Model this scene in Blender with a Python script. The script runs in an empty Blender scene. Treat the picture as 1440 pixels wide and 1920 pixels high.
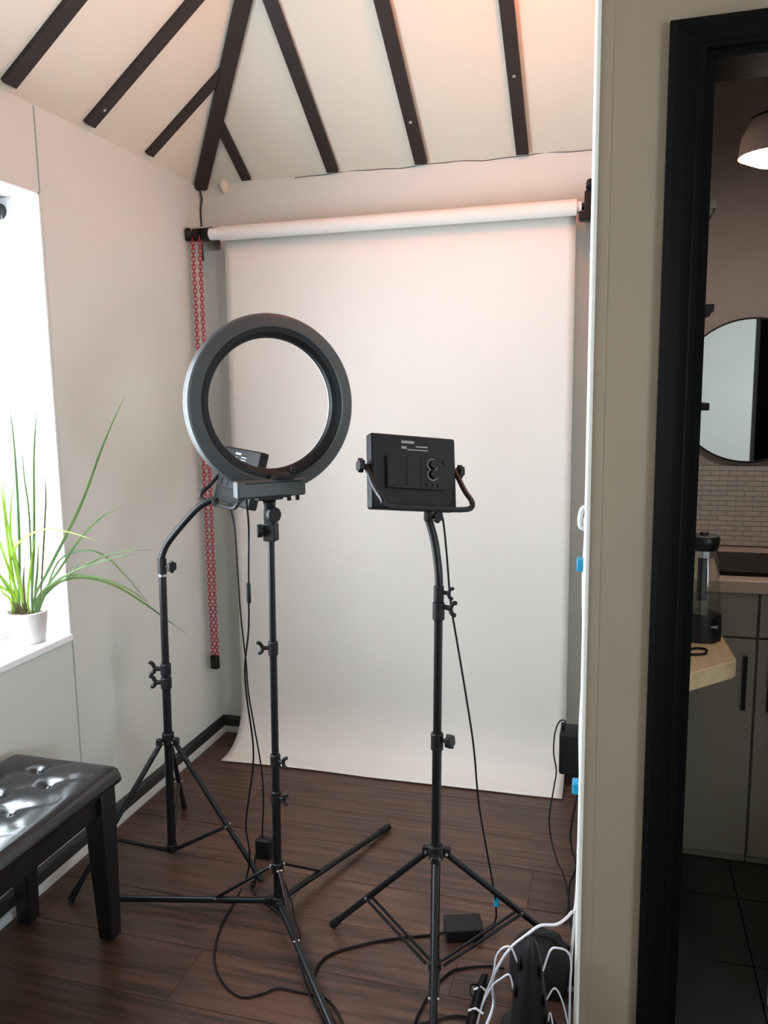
import bpy, math, random
import numpy as np
from mathutils import Vector, Matrix
random.seed(7)
S = bpy.context.scene
COL = S.collection

# ---------------------------------------------------------------- camera
# world axes: +X along the back wall to the right, +Y along the left wall away from the camera, metres
F = 1520.0                                    # focal length in px of the 1440x1920 frame
def nz(v):
    v = np.array(v, float); return v/np.linalg.norm(v)
_dn = nz([(871-720)/F, (11255-960)/F, 1])
_y = np.array([(1156-720)/F, (728-960)/F, 1.]); _y = nz(_y-_dn*_y.dot(_dn))
_x = np.cross(_y, -_dn); _x = _x if _x[0] > 0 else -_x
RW = np.array([_x, _y, -_dn])                 # world = RW @ camera(x right, y down, z forward)
CAM = np.array([0, 0, 1.5])
def ray(px, py): return RW @ np.array([(px-720)/F, (py-960)/F, 1.])
def at_z(px, py, z=0.0): r = ray(px, py); return Vector(CAM+r*((z-CAM[2])/r[2]))
def at_y(px, py, y): r = ray(px, py); return Vector(CAM+r*(y/r[1]))
def at_x(px, py, x): r = ray(px, py); return Vector(CAM+r*(x/r[0]))

cam = bpy.data.cameras.new('camera'); camo = bpy.data.objects.new('camera', cam); COL.objects.link(camo)
cam.sensor_fit = 'VERTICAL'; cam.sensor_height = 36.0; cam.sensor_width = 27.0; cam.lens = F/1920*36
cam.clip_start = 0.02
m = Matrix.Identity(4)
for i in range(3):
    m[i][0] = RW[i, 0]; m[i][1] = -RW[i, 1]; m[i][2] = -RW[i, 2]; m[i][3] = CAM[i]
camo.matrix_world = m
S.camera = camo

# ---------------------------------------------------------------- sky, light, exposure
S.view_settings.view_transform = 'Standard'; S.view_settings.look = 'None'
S.view_settings.exposure = 0.85; S.view_settings.gamma = 1.0; S.view_settings.use_curve_mapping = False
W = bpy.data.worlds.new('overcast_sky'); S.world = W; W.use_nodes = True
bg = W.node_tree.nodes['Background']; bg.inputs[0].default_value = (0.80, 0.90, 1.0, 1); bg.inputs[1].default_value = 11.5
def portal(loc, rot, sx, sy):
    l = bpy.data.lights.new('window_portal', 'AREA'); l.shape = 'RECTANGLE'; l.size = sx; l.size_y = sy
    l.cycles.is_portal = True
    o = bpy.data.objects.new('window_portal', l); COL.objects.link(o); o.location = loc; o.rotation_euler = rot
# window light (portals only guide the sky light through the nook window and the added fill window)
portal((-1.95, 1.58, 1.42), (0, -math.pi/2, 0), 1.36, 1.16)
portal((2.46, -.55, 1.45), (0, math.pi/2, 0), 1.20, 1.30)

# room numbers
XL, YB, XR, YD = -1.672, 3.156, -0.056, 1.775       # left wall, back wall, nook's right wall, door wall
ZW = 2.352                                          # wall height
SL, SB = 0.80, 0.665                               # pitch of left and back ceiling slopes
ZT = 3.4                                            # flat top of the ceiling
XE, YN = 2.3, -2.1                                  # far right and near walls (behind the camera)

# ---------------------------------------------------------------- helpers
class MB:
    def __init__(s, M=None): s.v = []; s.f = []; s.sm = []; s.M = M
    def add(s, vs, fs, smooth=False):
        o = len(s.v)
        s.v += [tuple(s.M @ Vector(v)) if s.M else tuple(v) for v in vs]
        s.f += [tuple(o+i for i in f) for f in fs]; s.sm += [smooth]*len(fs)
        return s
    def box(s, a, b):
        x0, y0, z0 = [min(a[i], b[i]) for i in range(3)]; x1, y1, z1 = [max(a[i], b[i]) for i in range(3)]
        return s.add([(x0,y0,z0),(x1,y0,z0),(x1,y1,z0),(x0,y1,z0),(x0,y0,z1),(x1,y0,z1),(x1,y1,z1),(x0,y1,z1)],
              [(0,3,2,1),(4,5,6,7),(0,1,5,4),(1,2,6,5),(2,3,7,6),(3,0,4,7)])
    def prism(s, poly, z0, z1):                       # polygon in xy extruded in z
        n = len(poly)
        return s.add([(x,y,z0) for x,y in poly]+[(x,y,z1) for x,y in poly],
              [tuple(range(n))[::-1], tuple(range(n,2*n))]+[(i,(i+1)%n,n+(i+1)%n,n+i) for i in range(n)])
    def extrude(s, pts, d):                           # 3-D polygon pushed along d
        n = len(pts); d = Vector(d); P = [Vector(p) for p in pts]
        return s.add(P+[p+d for p in P], [tuple(range(n)), tuple(range(n,2*n))[::-1]]+[(i,n+i,n+(i+1)%n,(i+1)%n) for i in range(n)])
    def tube(s, pts, r, n=10, caps=True, r2=None):
        P = [Vector(p) for p in pts]; k = len(P)
        R = [r]*k if not isinstance(r, (list, tuple)) else r
        T = [(P[min(i+1,k-1)]-P[max(i-1,0)]).normalized() for i in range(k)]
        u = T[0].orthogonal().normalized(); vs = []
        if abs(T[0].z) < .9: u = T[0].cross(Vector((0,0,1))).normalized()
        for i in range(k):
            u = (u-T[i]*u.dot(T[i])).normalized(); w = T[i].cross(u)
            vs += [P[i]+R[i]*(math.cos(2*math.pi*j/n)*u+math.sin(2*math.pi*j/n)*w*(r2 or 1)) for j in range(n)]
        fs = [(i*n+j, i*n+(j+1)%n, (i+1)*n+(j+1)%n, (i+1)*n+j) for i in range(k-1) for j in range(n)]
        s.add(vs, fs, True)
        if caps:
            o = len(s.v)-len(vs)
            s.f += [tuple(o+j for j in range(n))[::-1], tuple(o+(k-1)*n+j for j in range(n))]; s.sm += [False, False]
        return s
    def cyl(s, a, b, r, n=16): return s.tube([a, b], r, n)
    def bar(s, a, b, w, t, up=(0,0,1)):                # flat bar from a to b
        a, b = Vector(a), Vector(b); d = (b-a).normalized(); u = Vector(up); u = (u-d*u.dot(d)).normalized(); q = d.cross(u)
        vs = []
        for p in (a, b):
            for i, j in ((-1,-1),(1,-1),(1,1),(-1,1)): vs.append(p+q*(i*w/2)+u*(j*t/2))
        return s.add(vs, [(0,1,2,3)[::-1],(4,5,6,7),(0,1,5,4),(1,2,6,5),(2,3,7,6),(3,0,4,7)])
    def lathe(s, prof, n=32, M=None, closed=False):     # (r, z) profile about z
        k = len(prof); vs = [(r*math.cos(2*math.pi*j/n), r*math.sin(2*math.pi*j/n), z) for r, z in prof for j in range(n)]
        if M: vs = [M @ Vector(v) for v in vs]
        fs = [(i%k*n+j, i%k*n+(j+1)%n, (i+1)%k*n+(j+1)%n, (i+1)%k*n+j) for i in range(k if closed else k-1) for j in range(n)]
        return s.add(vs, fs, True)
    def build(s, name, mat, parent=None, bevel=0, seg=2, sub=0, solid=0, sharp=40):
        me = bpy.data.meshes.new(name)
        org = Vector(parent.matrix_world.translation) if parent else None
        if parent and parent.get('_o'): org = Vector(parent['_o'])
        vs = [Vector(v) for v in s.v]
        if org is None:
            lo = [min(v[i] for v in vs) for i in range(3)]; hi = [max(v[i] for v in vs) for i in range(3)]
            org = Vector(((lo[0]+hi[0])/2, (lo[1]+hi[1])/2, lo[2]))
        me.from_pydata([tuple(v-org) for v in vs], [], s.f); me.validate()
        me.polygons.foreach_set('use_smooth', s.sm if len(s.sm) == len(me.polygons) else [False]*len(me.polygons))
        import bmesh
        bm = bmesh.new(); bm.from_mesh(me); bmesh.ops.recalc_face_normals(bm, faces=bm.faces); bm.to_mesh(me); bm.free()
        me.set_sharp_from_angle(angle=math.radians(sharp))
        me.materials.append(mat)
        o = bpy.data.objects.new(name, me); COL.objects.link(o)
        if parent: o.parent = parent
        else: o.location = org
        o['_o'] = tuple(org)
        if bevel:
            b = o.modifiers.new('bevel', 'BEVEL'); b.width = bevel; b.segments = seg; b.limit_method = 'ANGLE'; b.harden_normals = False
        if sub:
            b = o.modifiers.new('sub', 'SUBSURF'); b.levels = sub; b.render_levels = sub
        if solid:
            b = o.modifiers.new('solid', 'SOLIDIFY'); b.thickness = solid; b.offset = 0
        return o
def thing(name, loc, label, cat, group=None):
    o = bpy.data.objects.new(name, None); COL.objects.link(o); o.empty_display_size = .05
    o.location = loc; o['_o'] = tuple(loc); tag(o, label, cat, group); return o
def tag(o, label, cat, group=None):
    o['label'] = label; o['category'] = cat
    if group: o['group'] = group
    return o
def struct(o, label=None, cat=None):
    o['kind'] = 'structure'
    if label: o['label'] = label
    if cat: o['category'] = cat
    return o
def smooth(pts, n=8):                                  # Catmull-Rom through the points
    P = [Vector(p) for p in pts]; P = [2*P[0]-P[1]]+P+[2*P[-1]-P[-2]]; out = []
    for i in range(1, len(P)-2):
        a, b, c, d = P[i-1:i+3]
        for k in range(n):
            t = k/n
            out.append(.5*((2*b)+(c-a)*t+(2*a-5*b+4*c-d)*t*t+(3*b-a-3*c+d)*t**3))
    out.append(P[-2]); return out
def frame(c, x, z):                                    # matrix from centre, x axis and approximate z axis
    x = Vector(x).normalized(); z = Vector(z); z = (z-x*z.dot(x)).normalized(); y = z.cross(x)
    M = Matrix.Identity(4)
    for i in range(3): M[i][0], M[i][1], M[i][2], M[i][3] = x[i], y[i], z[i], c[i]
    return M
def axis_frame(c, z):
    z = Vector(z).normalized(); x = z.orthogonal().normalized(); return frame(c, x, z)

# ---------------------------------------------------------------- materials
def lin(h):
    return tuple((c/12.92 if c <= .04045 else ((c+.055)/1.055)**2.4) for c in [v/255 for v in h])
def mat(name, rgb, rough=.5, metal=0., var=.0, scale=8., bump=0., bscale=60., spec=.5, stretch=(1,1,1), rnd=0., rgb2=None, coat=0.):
    M = bpy.data.materials.new(name); M.use_nodes = True; nt = M.node_tree; b = nt.nodes['Principled BSDF']; N = nt.nodes.new; L = nt.links.new
    c = lin(rgb)+(1,)
    b.inputs['Base Color'].default_value = c; b.inputs['Roughness'].default_value = rough; b.inputs['Metallic'].default_value = metal
    b.inputs['Specular IOR Level'].default_value = spec; b.inputs['Coat Weight'].default_value = coat
    tc = N('ShaderNodeTexCoord'); mp = N('ShaderNodeMapping'); mp.inputs['Scale'].default_value = stretch; L(tc.outputs['Object'], mp.inputs[0])
    if var or rnd:
        nse = N('ShaderNodeTexNoise'); nse.inputs['Scale'].default_value = scale; nse.inputs['Detail'].default_value = 6; L(mp.outputs[0], nse.inputs['Vector'])
        mx = N('ShaderNodeMix'); mx.data_type = 'RGBA'
        c2 = lin(rgb2) if rgb2 else tuple(max(0, v*(1-var)) for v in c[:3])
        mx.inputs[6].default_value = c; mx.inputs[7].default_value = tuple(c2)+(1,)
        cr = N('ShaderNodeMapRange'); cr.inputs[1].default_value = .35; cr.inputs[2].default_value = .65; L(nse.outputs[0], cr.inputs[0]); L(cr.outputs[0], mx.inputs[0])
        out = mx.outputs[2]
        if rnd:
            oi = N('ShaderNodeObjectInfo'); hs = N('ShaderNodeHueSaturation'); mr = N('ShaderNodeMapRange')
            mr.inputs[3].default_value = 1-rnd; mr.inputs[4].default_value = 1+rnd; L(oi.outputs['Random'], mr.inputs[0]); L(mr.outputs[0], hs.inputs['Value']); L(out, hs.inputs['Color'])
            va = N('ShaderNodeVectorMath'); va.operation = 'MULTIPLY_ADD'; va.inputs[1].default_value = (1,1,1)
            sc = N('ShaderNodeMath'); sc.operation = 'MULTIPLY'; sc.inputs[1].default_value = 37.; L(oi.outputs['Random'], sc.inputs[0])
            L(mp.outputs[0], va.inputs[0]); L(sc.outputs[0], va.inputs[2]); L(va.outputs[0], nse.inputs['Vector'])
            out = hs.outputs[0]
        L(out, b.inputs['Base Color'])
    if bump:
        n2 = N('ShaderNodeTexNoise'); n2.inputs['Scale'].default_value = bscale; n2.inputs['Detail'].default_value = 4; L(mp.outputs[0], n2.inputs['Vector'])
        bp = N('ShaderNodeBump'); bp.inputs['Strength'].default_value = bump; bp.inputs['Distance'].default_value = .004; L(n2.outputs[0], bp.inputs['Height']); L(bp.outputs[0], b.inputs['Normal'])
    return M
def leafy(M, k=.45):
    nt = M.node_tree; b = nt.nodes['Principled BSDF']; o = nt.nodes['Material Output']; N = nt.nodes.new
    t = N('ShaderNodeBsdfTranslucent'); mx = N('ShaderNodeMixShader'); mx.inputs[0].default_value = k
    src = b.inputs['Base Color'].links[0].from_socket; nt.links.new(src, t.inputs[0])
    nt.links.new(b.outputs[0], mx.inputs[1]); nt.links.new(t.outputs[0], mx.inputs[2]); nt.links.new(mx.outputs[0], o.inputs[0]); return M
def emit(name, rgb, k):
    M = bpy.data.materials.new(name); M.use_nodes = True; nt = M.node_tree; nt.nodes.clear()
    e = nt.nodes.new('ShaderNodeEmission'); e.inputs[0].default_value = lin(rgb)+(1,); e.inputs[1].default_value = k
    o = nt.nodes.new('ShaderNodeOutputMaterial'); nt.links.new(e.outputs[0], o.inputs[0]); return M
def glass(name, tint=(1,1,1), k=.06):
    M = bpy.data.materials.new(name); M.use_nodes = True; nt = M.node_tree; nt.nodes.clear(); N = nt.nodes.new; L = nt.links.new
    t = N('ShaderNodeBsdfTransparent'); t.inputs[0].default_value = tuple(tint)+(1,); g = N('ShaderNodeBsdfGlossy'); g.inputs['Roughness'].default_value = .02
    lw = N('ShaderNodeLayerWeight'); lw.inputs[0].default_value = .5; pw = N('ShaderNodeMath'); pw.operation = 'POWER'; pw.inputs[1].default_value = 3.; L(lw.outputs['Facing'], pw.inputs[0]); fr = N('ShaderNodeMath'); fr.operation = 'MULTIPLY_ADD'; fr.inputs[1].default_value = .4; fr.inputs[2].default_value = .04; L(pw.outputs[0], fr.inputs[0]); mx = N('ShaderNodeMixShader'); o = N('ShaderNodeOutputMaterial')
    L(fr.outputs[0], mx.inputs[0]); L(t.outputs[0], mx.inputs[1]); L(g.outputs[0], mx.inputs[2]); L(mx.outputs[0], o.inputs[0]); return M
K = dict(
    wall=mat('wall_paint', (208,211,204), .75, var=.035, scale=3, bump=.12, bscale=40),
    ceil=mat('ceiling_paint', (222,213,196), .8, var=.05, scale=2.2, bump=.25, bscale=18),
    door_wall=mat('beige_wall_paint', (154,137,116), .7, var=.05, scale=4, bump=.1, bscale=30),
    corner=mat('white_corner_bead', (240,238,230), .5),
    crack=mat('dark_crack_filler', (60,52,46), .9),
    beam=mat('dark_stained_rafter', (44,34,32), .55, var=.35, scale=6, stretch=(1,1,1), bump=.3, bscale=30),
    skirt=mat('black_gloss_skirting', (38,40,42), .35),
    bead=mat('pale_grey_floor_bead', (186,188,186), .5),
    plank=mat('walnut_plank', (92,64,49), .36, var=.4, scale=7, stretch=(.55,9,9), bump=.12, bscale=14, rnd=.2, rgb2=(52,36,29)),
    sub=mat('pale_floor_seam', (112,84,62), .7),
    white=mat('white_gloss_paint', (240,241,242), .4),
    frame=mat('white_window_plastic', (238,240,242), .3),
    glass=glass('window_glass'),
    paper=mat('white_backdrop_paper', (228,225,218), .85, var=.02, scale=1.5),
    black=mat('black_metal', (16,16,18), .42, spec=.35, var=.2, scale=20),
    black_tube=mat('black_painted_tube', (15,15,17), .38, spec=.35),
    plastic=mat('black_plastic', (20,20,22), .5, spec=.3, bump=.08, bscale=200),
    panel=mat('black_panel_shell', (15,15,17), .5, spec=.3),
    ring=mat('ring_light_shell', (58,61,62), .45),
    ring_dark=mat('ring_light_inner_band', (15,16,18), .5, spec=.25),
    silver=mat('bright_metal', (200,200,198), .25, metal=.9),
    diff=mat('milky_diffuser', (205,205,202), .4),
    print=mat('pale_grey_print', (150,152,155), .6),
    red=mat('red_plastic_chain', (176,34,58), .4),
    cable=mat('black_cable', (16,15,16), .55, spec=.2),
    wcable=mat('white_cable', (225,226,232), .4),
    blue=mat('bright_blue_tape', (40,160,205), .5),
    leather=mat('black_tufted_leather', (18,16,21), .2, var=.15, scale=30, bump=.03, bscale=90, spec=.75),
    lacquer=mat('black_lacquered_wood', (16,15,18), .4),
    pot=mat('pale_stone_pot', (205,198,194), .7, var=.08, scale=14, bump=.1, bscale=60),
    soil=mat('brown_potting_soil', (86,58,44), .95, var=.5, scale=60, bump=.6, bscale=90),
    leaf=leafy(mat('green_grass_leaf', (118,142,80), .45, var=.4, scale=9, rgb2=(84,114,66))),
    leaf2=leafy(mat('yellow_green_leaf', (160,190,70), .45, var=.3, scale=9)),
    leaf3=leafy(mat('dry_tip_leaf', (110,104,70), .55, var=.3, scale=9)),
    casing=mat('black_door_casing', (13,13,13), .5, spec=.06),
    kwall=mat('kitchen_wall_paint', (194,181,174), .7, var=.04, scale=3),
    tile=mat('white_mosaic_tile', (214,206,198), .3, rnd=.05, var=.03),
    grout=mat('grey_grout', (150,142,136), .9),
    cab=mat('grey_cabinet_front', (168,164,152), .45),
    top=mat('pale_worktop', (214,190,178), .4, var=.08, scale=12),
    wood_top=mat('light_oak_worktop', (222,194,150), .45, var=.2, scale=5, stretch=(8,1,8)),
    slate=mat('dark_slate_floor_tile', (42,40,38), .5, var=.25, scale=6, rnd=.12),
    hob=mat('black_hob_glass', (8,8,11), .4, spec=.2),
    kglass=glass('kettle_glass', (.94,.96,.94)),
    kettle=mat('black_kettle_plastic', (22,23,28), .35),
    water=mat('greenish_water', (120,126,100), .2),
    mirror=mat('mirror_silver', (215,216,214), .02, metal=1.),
    bulb=emit('added_warm_bulb', (255,122,54), 98.),  # emission of the added, unseen pendant
    klamp=emit('white_lamp_diffuser', (255,236,218), 22.),
    shade=mat('pale_taupe_lamp_shade', (206,186,176), .6),
    box=mat('white_storage_box', (244,244,244), .4),
    fabric=mat('black_bag_fabric', (14,14,15), .85, var=.3, scale=40, bump=.4, bscale=120),
)

# ================================================================ THE SETTING
# ---- floor: boards along X on a dark base
fl = struct(MB().box((XL-.02, YN, -.06), (XE, YD+.028, -.0022)).box((XL-.02, YD+.028, -.06), (XR+.02, YB+.02, -.0022)).build('floor', K['sub']))
RW_ = .1987; yrow = 1.605; rows = []
y = yrow
while y > YN: y -= RW_
r = 0; LEN = 1.21
while y < YB-.002:
    off = (r*.437+.18) % 1*LEN; x = XL-off
    y0, y1 = max(y, YN), min(y+RW_, YB)
    while x < XE:
        x0, x1 = max(x, XL), min(x+LEN, XE)
        if y0 >= YD+.02: x1 = min(x1, XR)
        if x1-x0 > .02:
            h = random.uniform(-.0006, .0004)
            MB().box((x0+.0009, y0+.0011, -.014), (x1-.0009, y1-.0011, h)).build('plank', K['plank'], fl)
        x += LEN
    y += RW_; r += 1
# ---- left wall with its window opening
TH = .24
WY0, WY1, WZ0, WZ1 = 1.0, 2.158, .745, 2.105         # window opening seen in the photo
VY0, VY1, VZ0, VZ1 = -1.2, .1, .85, 2.05             # added fill window, unseen, in the far right wall behind the camera
mb = MB()
mb.box((XL-TH, WY1+.005, -.05), (XL, YB+.1, ZW+.06))                        # wall beyond the joint
mb.box((XL-TH, WY1-.003, -.05), (XL-.006, WY1+.006, WZ0)).box((XL-TH, WY1-.003, WZ1), (XL-.006, WY1+.006, ZW+.06))   # joint, recessed
for y0, y1 in ((WY0, WY1),):
    mb.box((XL-TH, y0, -.05), (XL, y1-.003, WZ0-.022)); mb.box((XL-TH, y0, WZ1), (XL, y1-.003, ZW+.06))
mb.box((XL-TH, WY1-.001, WZ0-.022), (XL, WY1+.006, WZ1))
mb.box((XL-TH, YN-.1, -.05), (XL, WY0, ZW+.06))
struct(mb.build('wall_left', K['wall']))
# ---- back wall
struct(MB().box((XL-TH, YB, -.05), (XR+.2, YB+.12, ZW+.05)).build('wall_back', K['wall']))
# ---- partition between the nook and the kitchen, with its white corner bead; door wall
DX0, DX1, DZ = .162, .668, 2.125
mb = MB().box((XR, YD+.11, -.05), (.10, YB+.12, ZT+.05)); struct(mb.build('wall_right', K['wall']))
mb = MB().box((XR+.003, YD, -.05), (DX0, YD+.11, ZT)).box((DX0, YD, DZ), (DX1, YD+.11, ZT)).box((DX1, YD, -.05), (XE+.1, YD+.11, ZT))
struct(mb.build('wall_door', K['door_wall']))
struct(MB().tube([(XR+.003, YD+.003, 0), (XR+.003, YD+.003, 2.9)], .0065, 10).box((XR-.002, YD+.004, 0), (XR+.004, YD+.112, 2.9)).build('trim_corner_bead', K['corner']))
struct(MB().tube([(XR+.032, YD+.0005, 0), (XR+.031, YD+.0005, 1.4), (XR+.033, YD+.0005, 2.9)], .0013, 6).build('trim_plaster_ridge', K['door_wall']))
# ---- far right and near walls
mb = MB().box((XE, YN-.1, -.05), (XE+.1, VY0, ZT)).box((XE, VY1, -.05), (XE+.1, YD+.11, ZT)).box((XE, VY0, -.05), (XE+.1, VY1, VZ0)).box((XE, VY0, VZ1), (XE+.1, VY1, ZT))
struct(mb.build('wall_far_right', K['wall']))
fr = MB()
for a, b, c, d in ((VY0, VY0+.05, VZ0, VZ1), (VY1-.05, VY1, VZ0, VZ1), (VY0, VY1, VZ0, VZ0+.05), (VY0, VY1, VZ1-.05, VZ1), ((VY0+VY1)/2-.03, (VY0+VY1)/2+.03, VZ0, VZ1)):
    fr.box((XE+.03, a, c), (XE+.09, b, d))
fr = struct(fr.build('window_2', K['frame']))  # added out of view to throw fill light on the left wall
for a, b in ((VY0+.045, (VY0+VY1)/2-.025), ((VY0+VY1)/2+.025, VY1-.045)): MB().box((XE+.056, a, VZ0+.045), (XE+.064, b, VZ1-.045)).build('pane', K['glass'], fr)
struct(MB().box((XL-TH, YN-.1, -.05), (XE+.1, YN, ZT)).build('wall_near', K['wall']))
# ---- ceiling: left slope, back slope meeting on the hip, flat top
tl = (ZT-ZW)/SL; tb = (ZT-ZW)/SB
A = (XL-.0, YB, ZW); Hp = (XL+tl, YB-tb, ZT)
mb = MB()
mb.add([(XL-.1, YN-.1, ZW-.1*SL), (XL-.1, YB+.1*SL/SB, ZW-.1*SL), Hp, (XL+tl, YN-.1, ZT)], [(0,1,2,3)])
yk_ = YD+.06; zk_ = ZW+(YB-yk_)*SB
mb.add([(XL-.1, YB+.1*SL/SB, ZW-.1*SL), (XR+.06, YB+.1*SL/SB, ZW-.1*SL), (XR+.06, YB-tb, ZT), Hp], [(0,1,2,3)])
mb.add([(XR+.06, yk_, zk_), (XE+.1, yk_, zk_), (XE+.1, YB-tb, ZT), (XR+.06, YB-tb, ZT)], [(0,1,2,3)])
mb.add([Hp, (XE+.1, YB-tb, ZT), (XE+.1, YN-.1, ZT), (XL+tl, YN-.1, ZT)], [(0,1,2,3)])
v = list(mb.v); mb.v += [(a, b, c+.06) for a, b, c in v]; n = len(v)
mb.f += [tuple(n+i for i in f) for f in mb.f]; mb.sm = [False]*len(mb.f)
struct(mb.build('ceiling', K['ceil']))
# ---- rafters (each its own piece of the ceiling frame)
def zl(x): return ZW+(x-XL)*SL
def zb(y): return ZW+(YB-y)*SB
def rafter(a, b, w, dep, nrm, ends=None):
    a, b = Vector(a), Vector(b); mb = MB(); nrm = Vector(nrm).normalized()
    mb.bar(a-nrm*dep*.5+nrm*.012, b-nrm*dep*.5+nrm*.012, w, dep+.024, nrm)
    return mb
nl = Vector((-SL, 0, 1)).normalized(); nb = Vector((0, SB, 1)).normalized()
def screw(p, nrm, parent): MB().cyl(Vector(p), Vector(p)-Vector(nrm)*.003, .006, 10).build('screw_head', K['silver'], parent)
RL = [(2.03, None, .052), (2.392, None, .050), (2.742, 'jack', .042)]
DEP = .014
def hipx(y): return XL+(YB-y)*SB/SL
for y, kind, w in RL:
    x1 = XL+tl if kind is None else hipx(y)
    a = (XL+.02, y, zl(XL+.02)); b = (x1, y, zl(x1))
    o = rafter(a, b, w, DEP, nl).build('rafter', K['beam']); struct(o); o.name = 'trim_rafter'
    if y == 2.392: x = XL+.075; screw(Vector((x, y, zl(x)))-nl*DEP, nl, o)
for x, kind, w in ((-1.452, 'jack', .038), (-1.085, None, .045), (-.732, None, .047), (-.352, None, .045)):
    y1 = YB-tb if kind is None else YB-(x-XL)*SL/SB
    a = (x, YB-.012, zb(YB-.012)); b = (x, y1, zb(y1))
    o = rafter(a, b, w, DEP, nb).build('trim_rafter', K['beam']); struct(o)
    if x > -.8: y = YB-(.17 if x < -.5 else .28); screw(Vector((x, y, zb(y)))-nb*DEP, nb, o)
hd = Vector((tl, -tb, ZT-ZW)).normalized(); hn = (nl+nb).normalized()
o = rafter(Vector(A)+hd*.005, Vector(Hp)-hd*.0, .052, .03, hn).build('trim_hip_rafter', K['beam']); struct(o)
# torn end of the hip rafter and lump of plaster beside it
struct(MB().lathe([(.001,-.03),(.012,-.022),(.02,0),(.016,.02),(.001,.03)], 12, Matrix.Translation((XL+.115, YB-.006, ZW-.012))).build('trim_plaster_lump', K['ceil']))
# hairline cracks: corner of the walls, and along the top of the back wall
pts = [(XL+.004+.0015*math.sin(i*1.7)+(.006 if i == 1 else 0), YB-.004, ZW-.02-i*.035) for i in range(9)]
struct(MB().tube(pts, .0035, 6).build('trim_corner_crack', K['crack']))
pts = [(x, YB-.0012, ZW-.002+.003*math.sin(x*17)+.0015*math.sin(x*41)) for x in np.linspace(-1.25, XR, 40)]
struct(MB().tube(pts, .0014, 5).build('trim_wall_top_crack', K['crack']))
# ---- skirting: black board with a pale bead at the floor
def skirting(side, a, b, n):
    a, b, n = Vector(a), Vector(b), Vector(n); h = .07; up = Vector((0,0,1))
    prof = [(0,.018),(.014,.018),(.014,.056),(.010,.066),(.006,.071),(0,.071)]
    s1 = MB().extrude([a+n*p+up*q for p, q in prof], b-a).build('baseboard_'+side, K['skirt']); struct(s1)
    prof = [(0,0),(.024,0),(.024,.012),(.020,.022),(.012,.026),(0,.026)]
    s2 = MB().extrude([a+n*p+up*q for p, q in prof], b-a).build('bead', K['bead'], s1)
skirting('left', (XL, YN, 0), (XL, YB, 0), (1,0,0))
skirting('back', (XL+.014, YB, 0), (XR, YB, 0), (0,-1,0))
skirting('right', (XR, YD+.12, 0), (XR, YB-.014, 0), (-1,0,0))
# ---- windows
def window(n, y0, y1):
    x = XL-.20
    fr = MB()
    for a, b, c, d in ((y0, y0+.055, WZ0, WZ1), (y1-.055, y1, WZ0, WZ1), (y0, y1, WZ0, WZ0+.06), (y0, y1, WZ1-.055, WZ1), ((y0+y1)/2-.035, (y0+y1)/2+.035, WZ0, WZ1)):
        fr.box((x-.03, a, c), (x+.03, b, d))
    f = fr.build('window_%d' % n, K['frame'], bevel=.004); struct(f)
    ym = (y0+y1)/2
    for a, b in ((y0+.05, ym-.03), (ym+.03, y1-.05)):
        MB().box((x-.004, a, WZ0+.055), (x+.004, b, WZ1-.05)).build('pane', K['glass'], f)
    MB().box((XL-TH, y0, WZ0-.022), (XL+.008, y1-.002, WZ0)).build('window_sill', K['white'], f, bevel=.003)
    rv = MB().box((x, y1-.006, WZ0), (XL-.001, y1-.001, WZ1)).box((x, y0+.001, WZ0), (XL-.001, y0+.006, WZ1)).box((x, y0, WZ1-.006), (XL-.001, y1, WZ1-.0005))
    rv.build('reveal', K['white'], f)
window(1, WY0, WY1)
# ---- door casing: moulded black architrave around the opening
def casing():
    fr = thing('door_1', (DX0, YD, 0), 'black moulded door casing around the kitchen doorway', 'door frame'); fr['kind'] = 'structure'
    prof = [(0,0),(0,.016),(.012,.022),(.022,.018),(.03,.014),(.052,.014),(.056,.019),(.066,.019),(.068,.008),(.081,.008),(.081,0)]   # (from outer edge inwards, proud)
    def run(side):
        vs = []
        for u, p in prof:
            if side == 'L': q = [(DX0-.081+u, YD-p, -.0), (DX0-.081+u, YD-p, DZ+.070-u*.864)]
            elif side == 'R': q = [(DX1+.081-u, YD-p, 0), (DX1+.081-u, YD-p, DZ+.070-u*.864)]
            else: q = [(DX0-.081+u, YD-p, DZ+.070-u*.864), (DX1+.081-u, YD-p, DZ+.070-u*.864)]
            vs += q
        n = len(prof)
        return MB().add(vs, [(2*i, 2*i+1, 2*((i+1)%n)+1, 2*((i+1)%n)) for i in range(n)]+[tuple(range(0,2*n,2)), tuple(range(1,2*n,2))[::-1]])
    run('L').build('jamb_casing', K['casing'], fr); run('R').build('jamb_casing', K['casing'], fr); run('T').build('head_casing', K['casing'], fr)
    mb = MB().box((DX0, YD-.008, 0), (DX0+.004, YD+.125, DZ)).box((DX1-.004, YD-.008, 0), (DX1, YD+.125, DZ)).box((DX0, YD-.008, DZ-.004), (DX1, YD+.125, DZ))
    mb.build('lining', K['casing'], fr)
    mb = MB().box((DX1, YD+.11, 0), (DX1+.075, YD+.125, DZ+.07)).box((DX0-.075, YD+.11, 0), (DX0, YD+.125, DZ+.07)).box((DX0-.075, YD+.11, DZ), (DX1+.075, YD+.125, DZ+.07))
    mb.build('kitchen_side_casing', K['casing'], fr)
    for z in (1.113, 1.075): MB().box((DX0+.0042, YD+.0, z), (DX0+.0052, YD+.03, z+.012)).build('strike_plate', K['silver'], fr)
casing()
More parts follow.
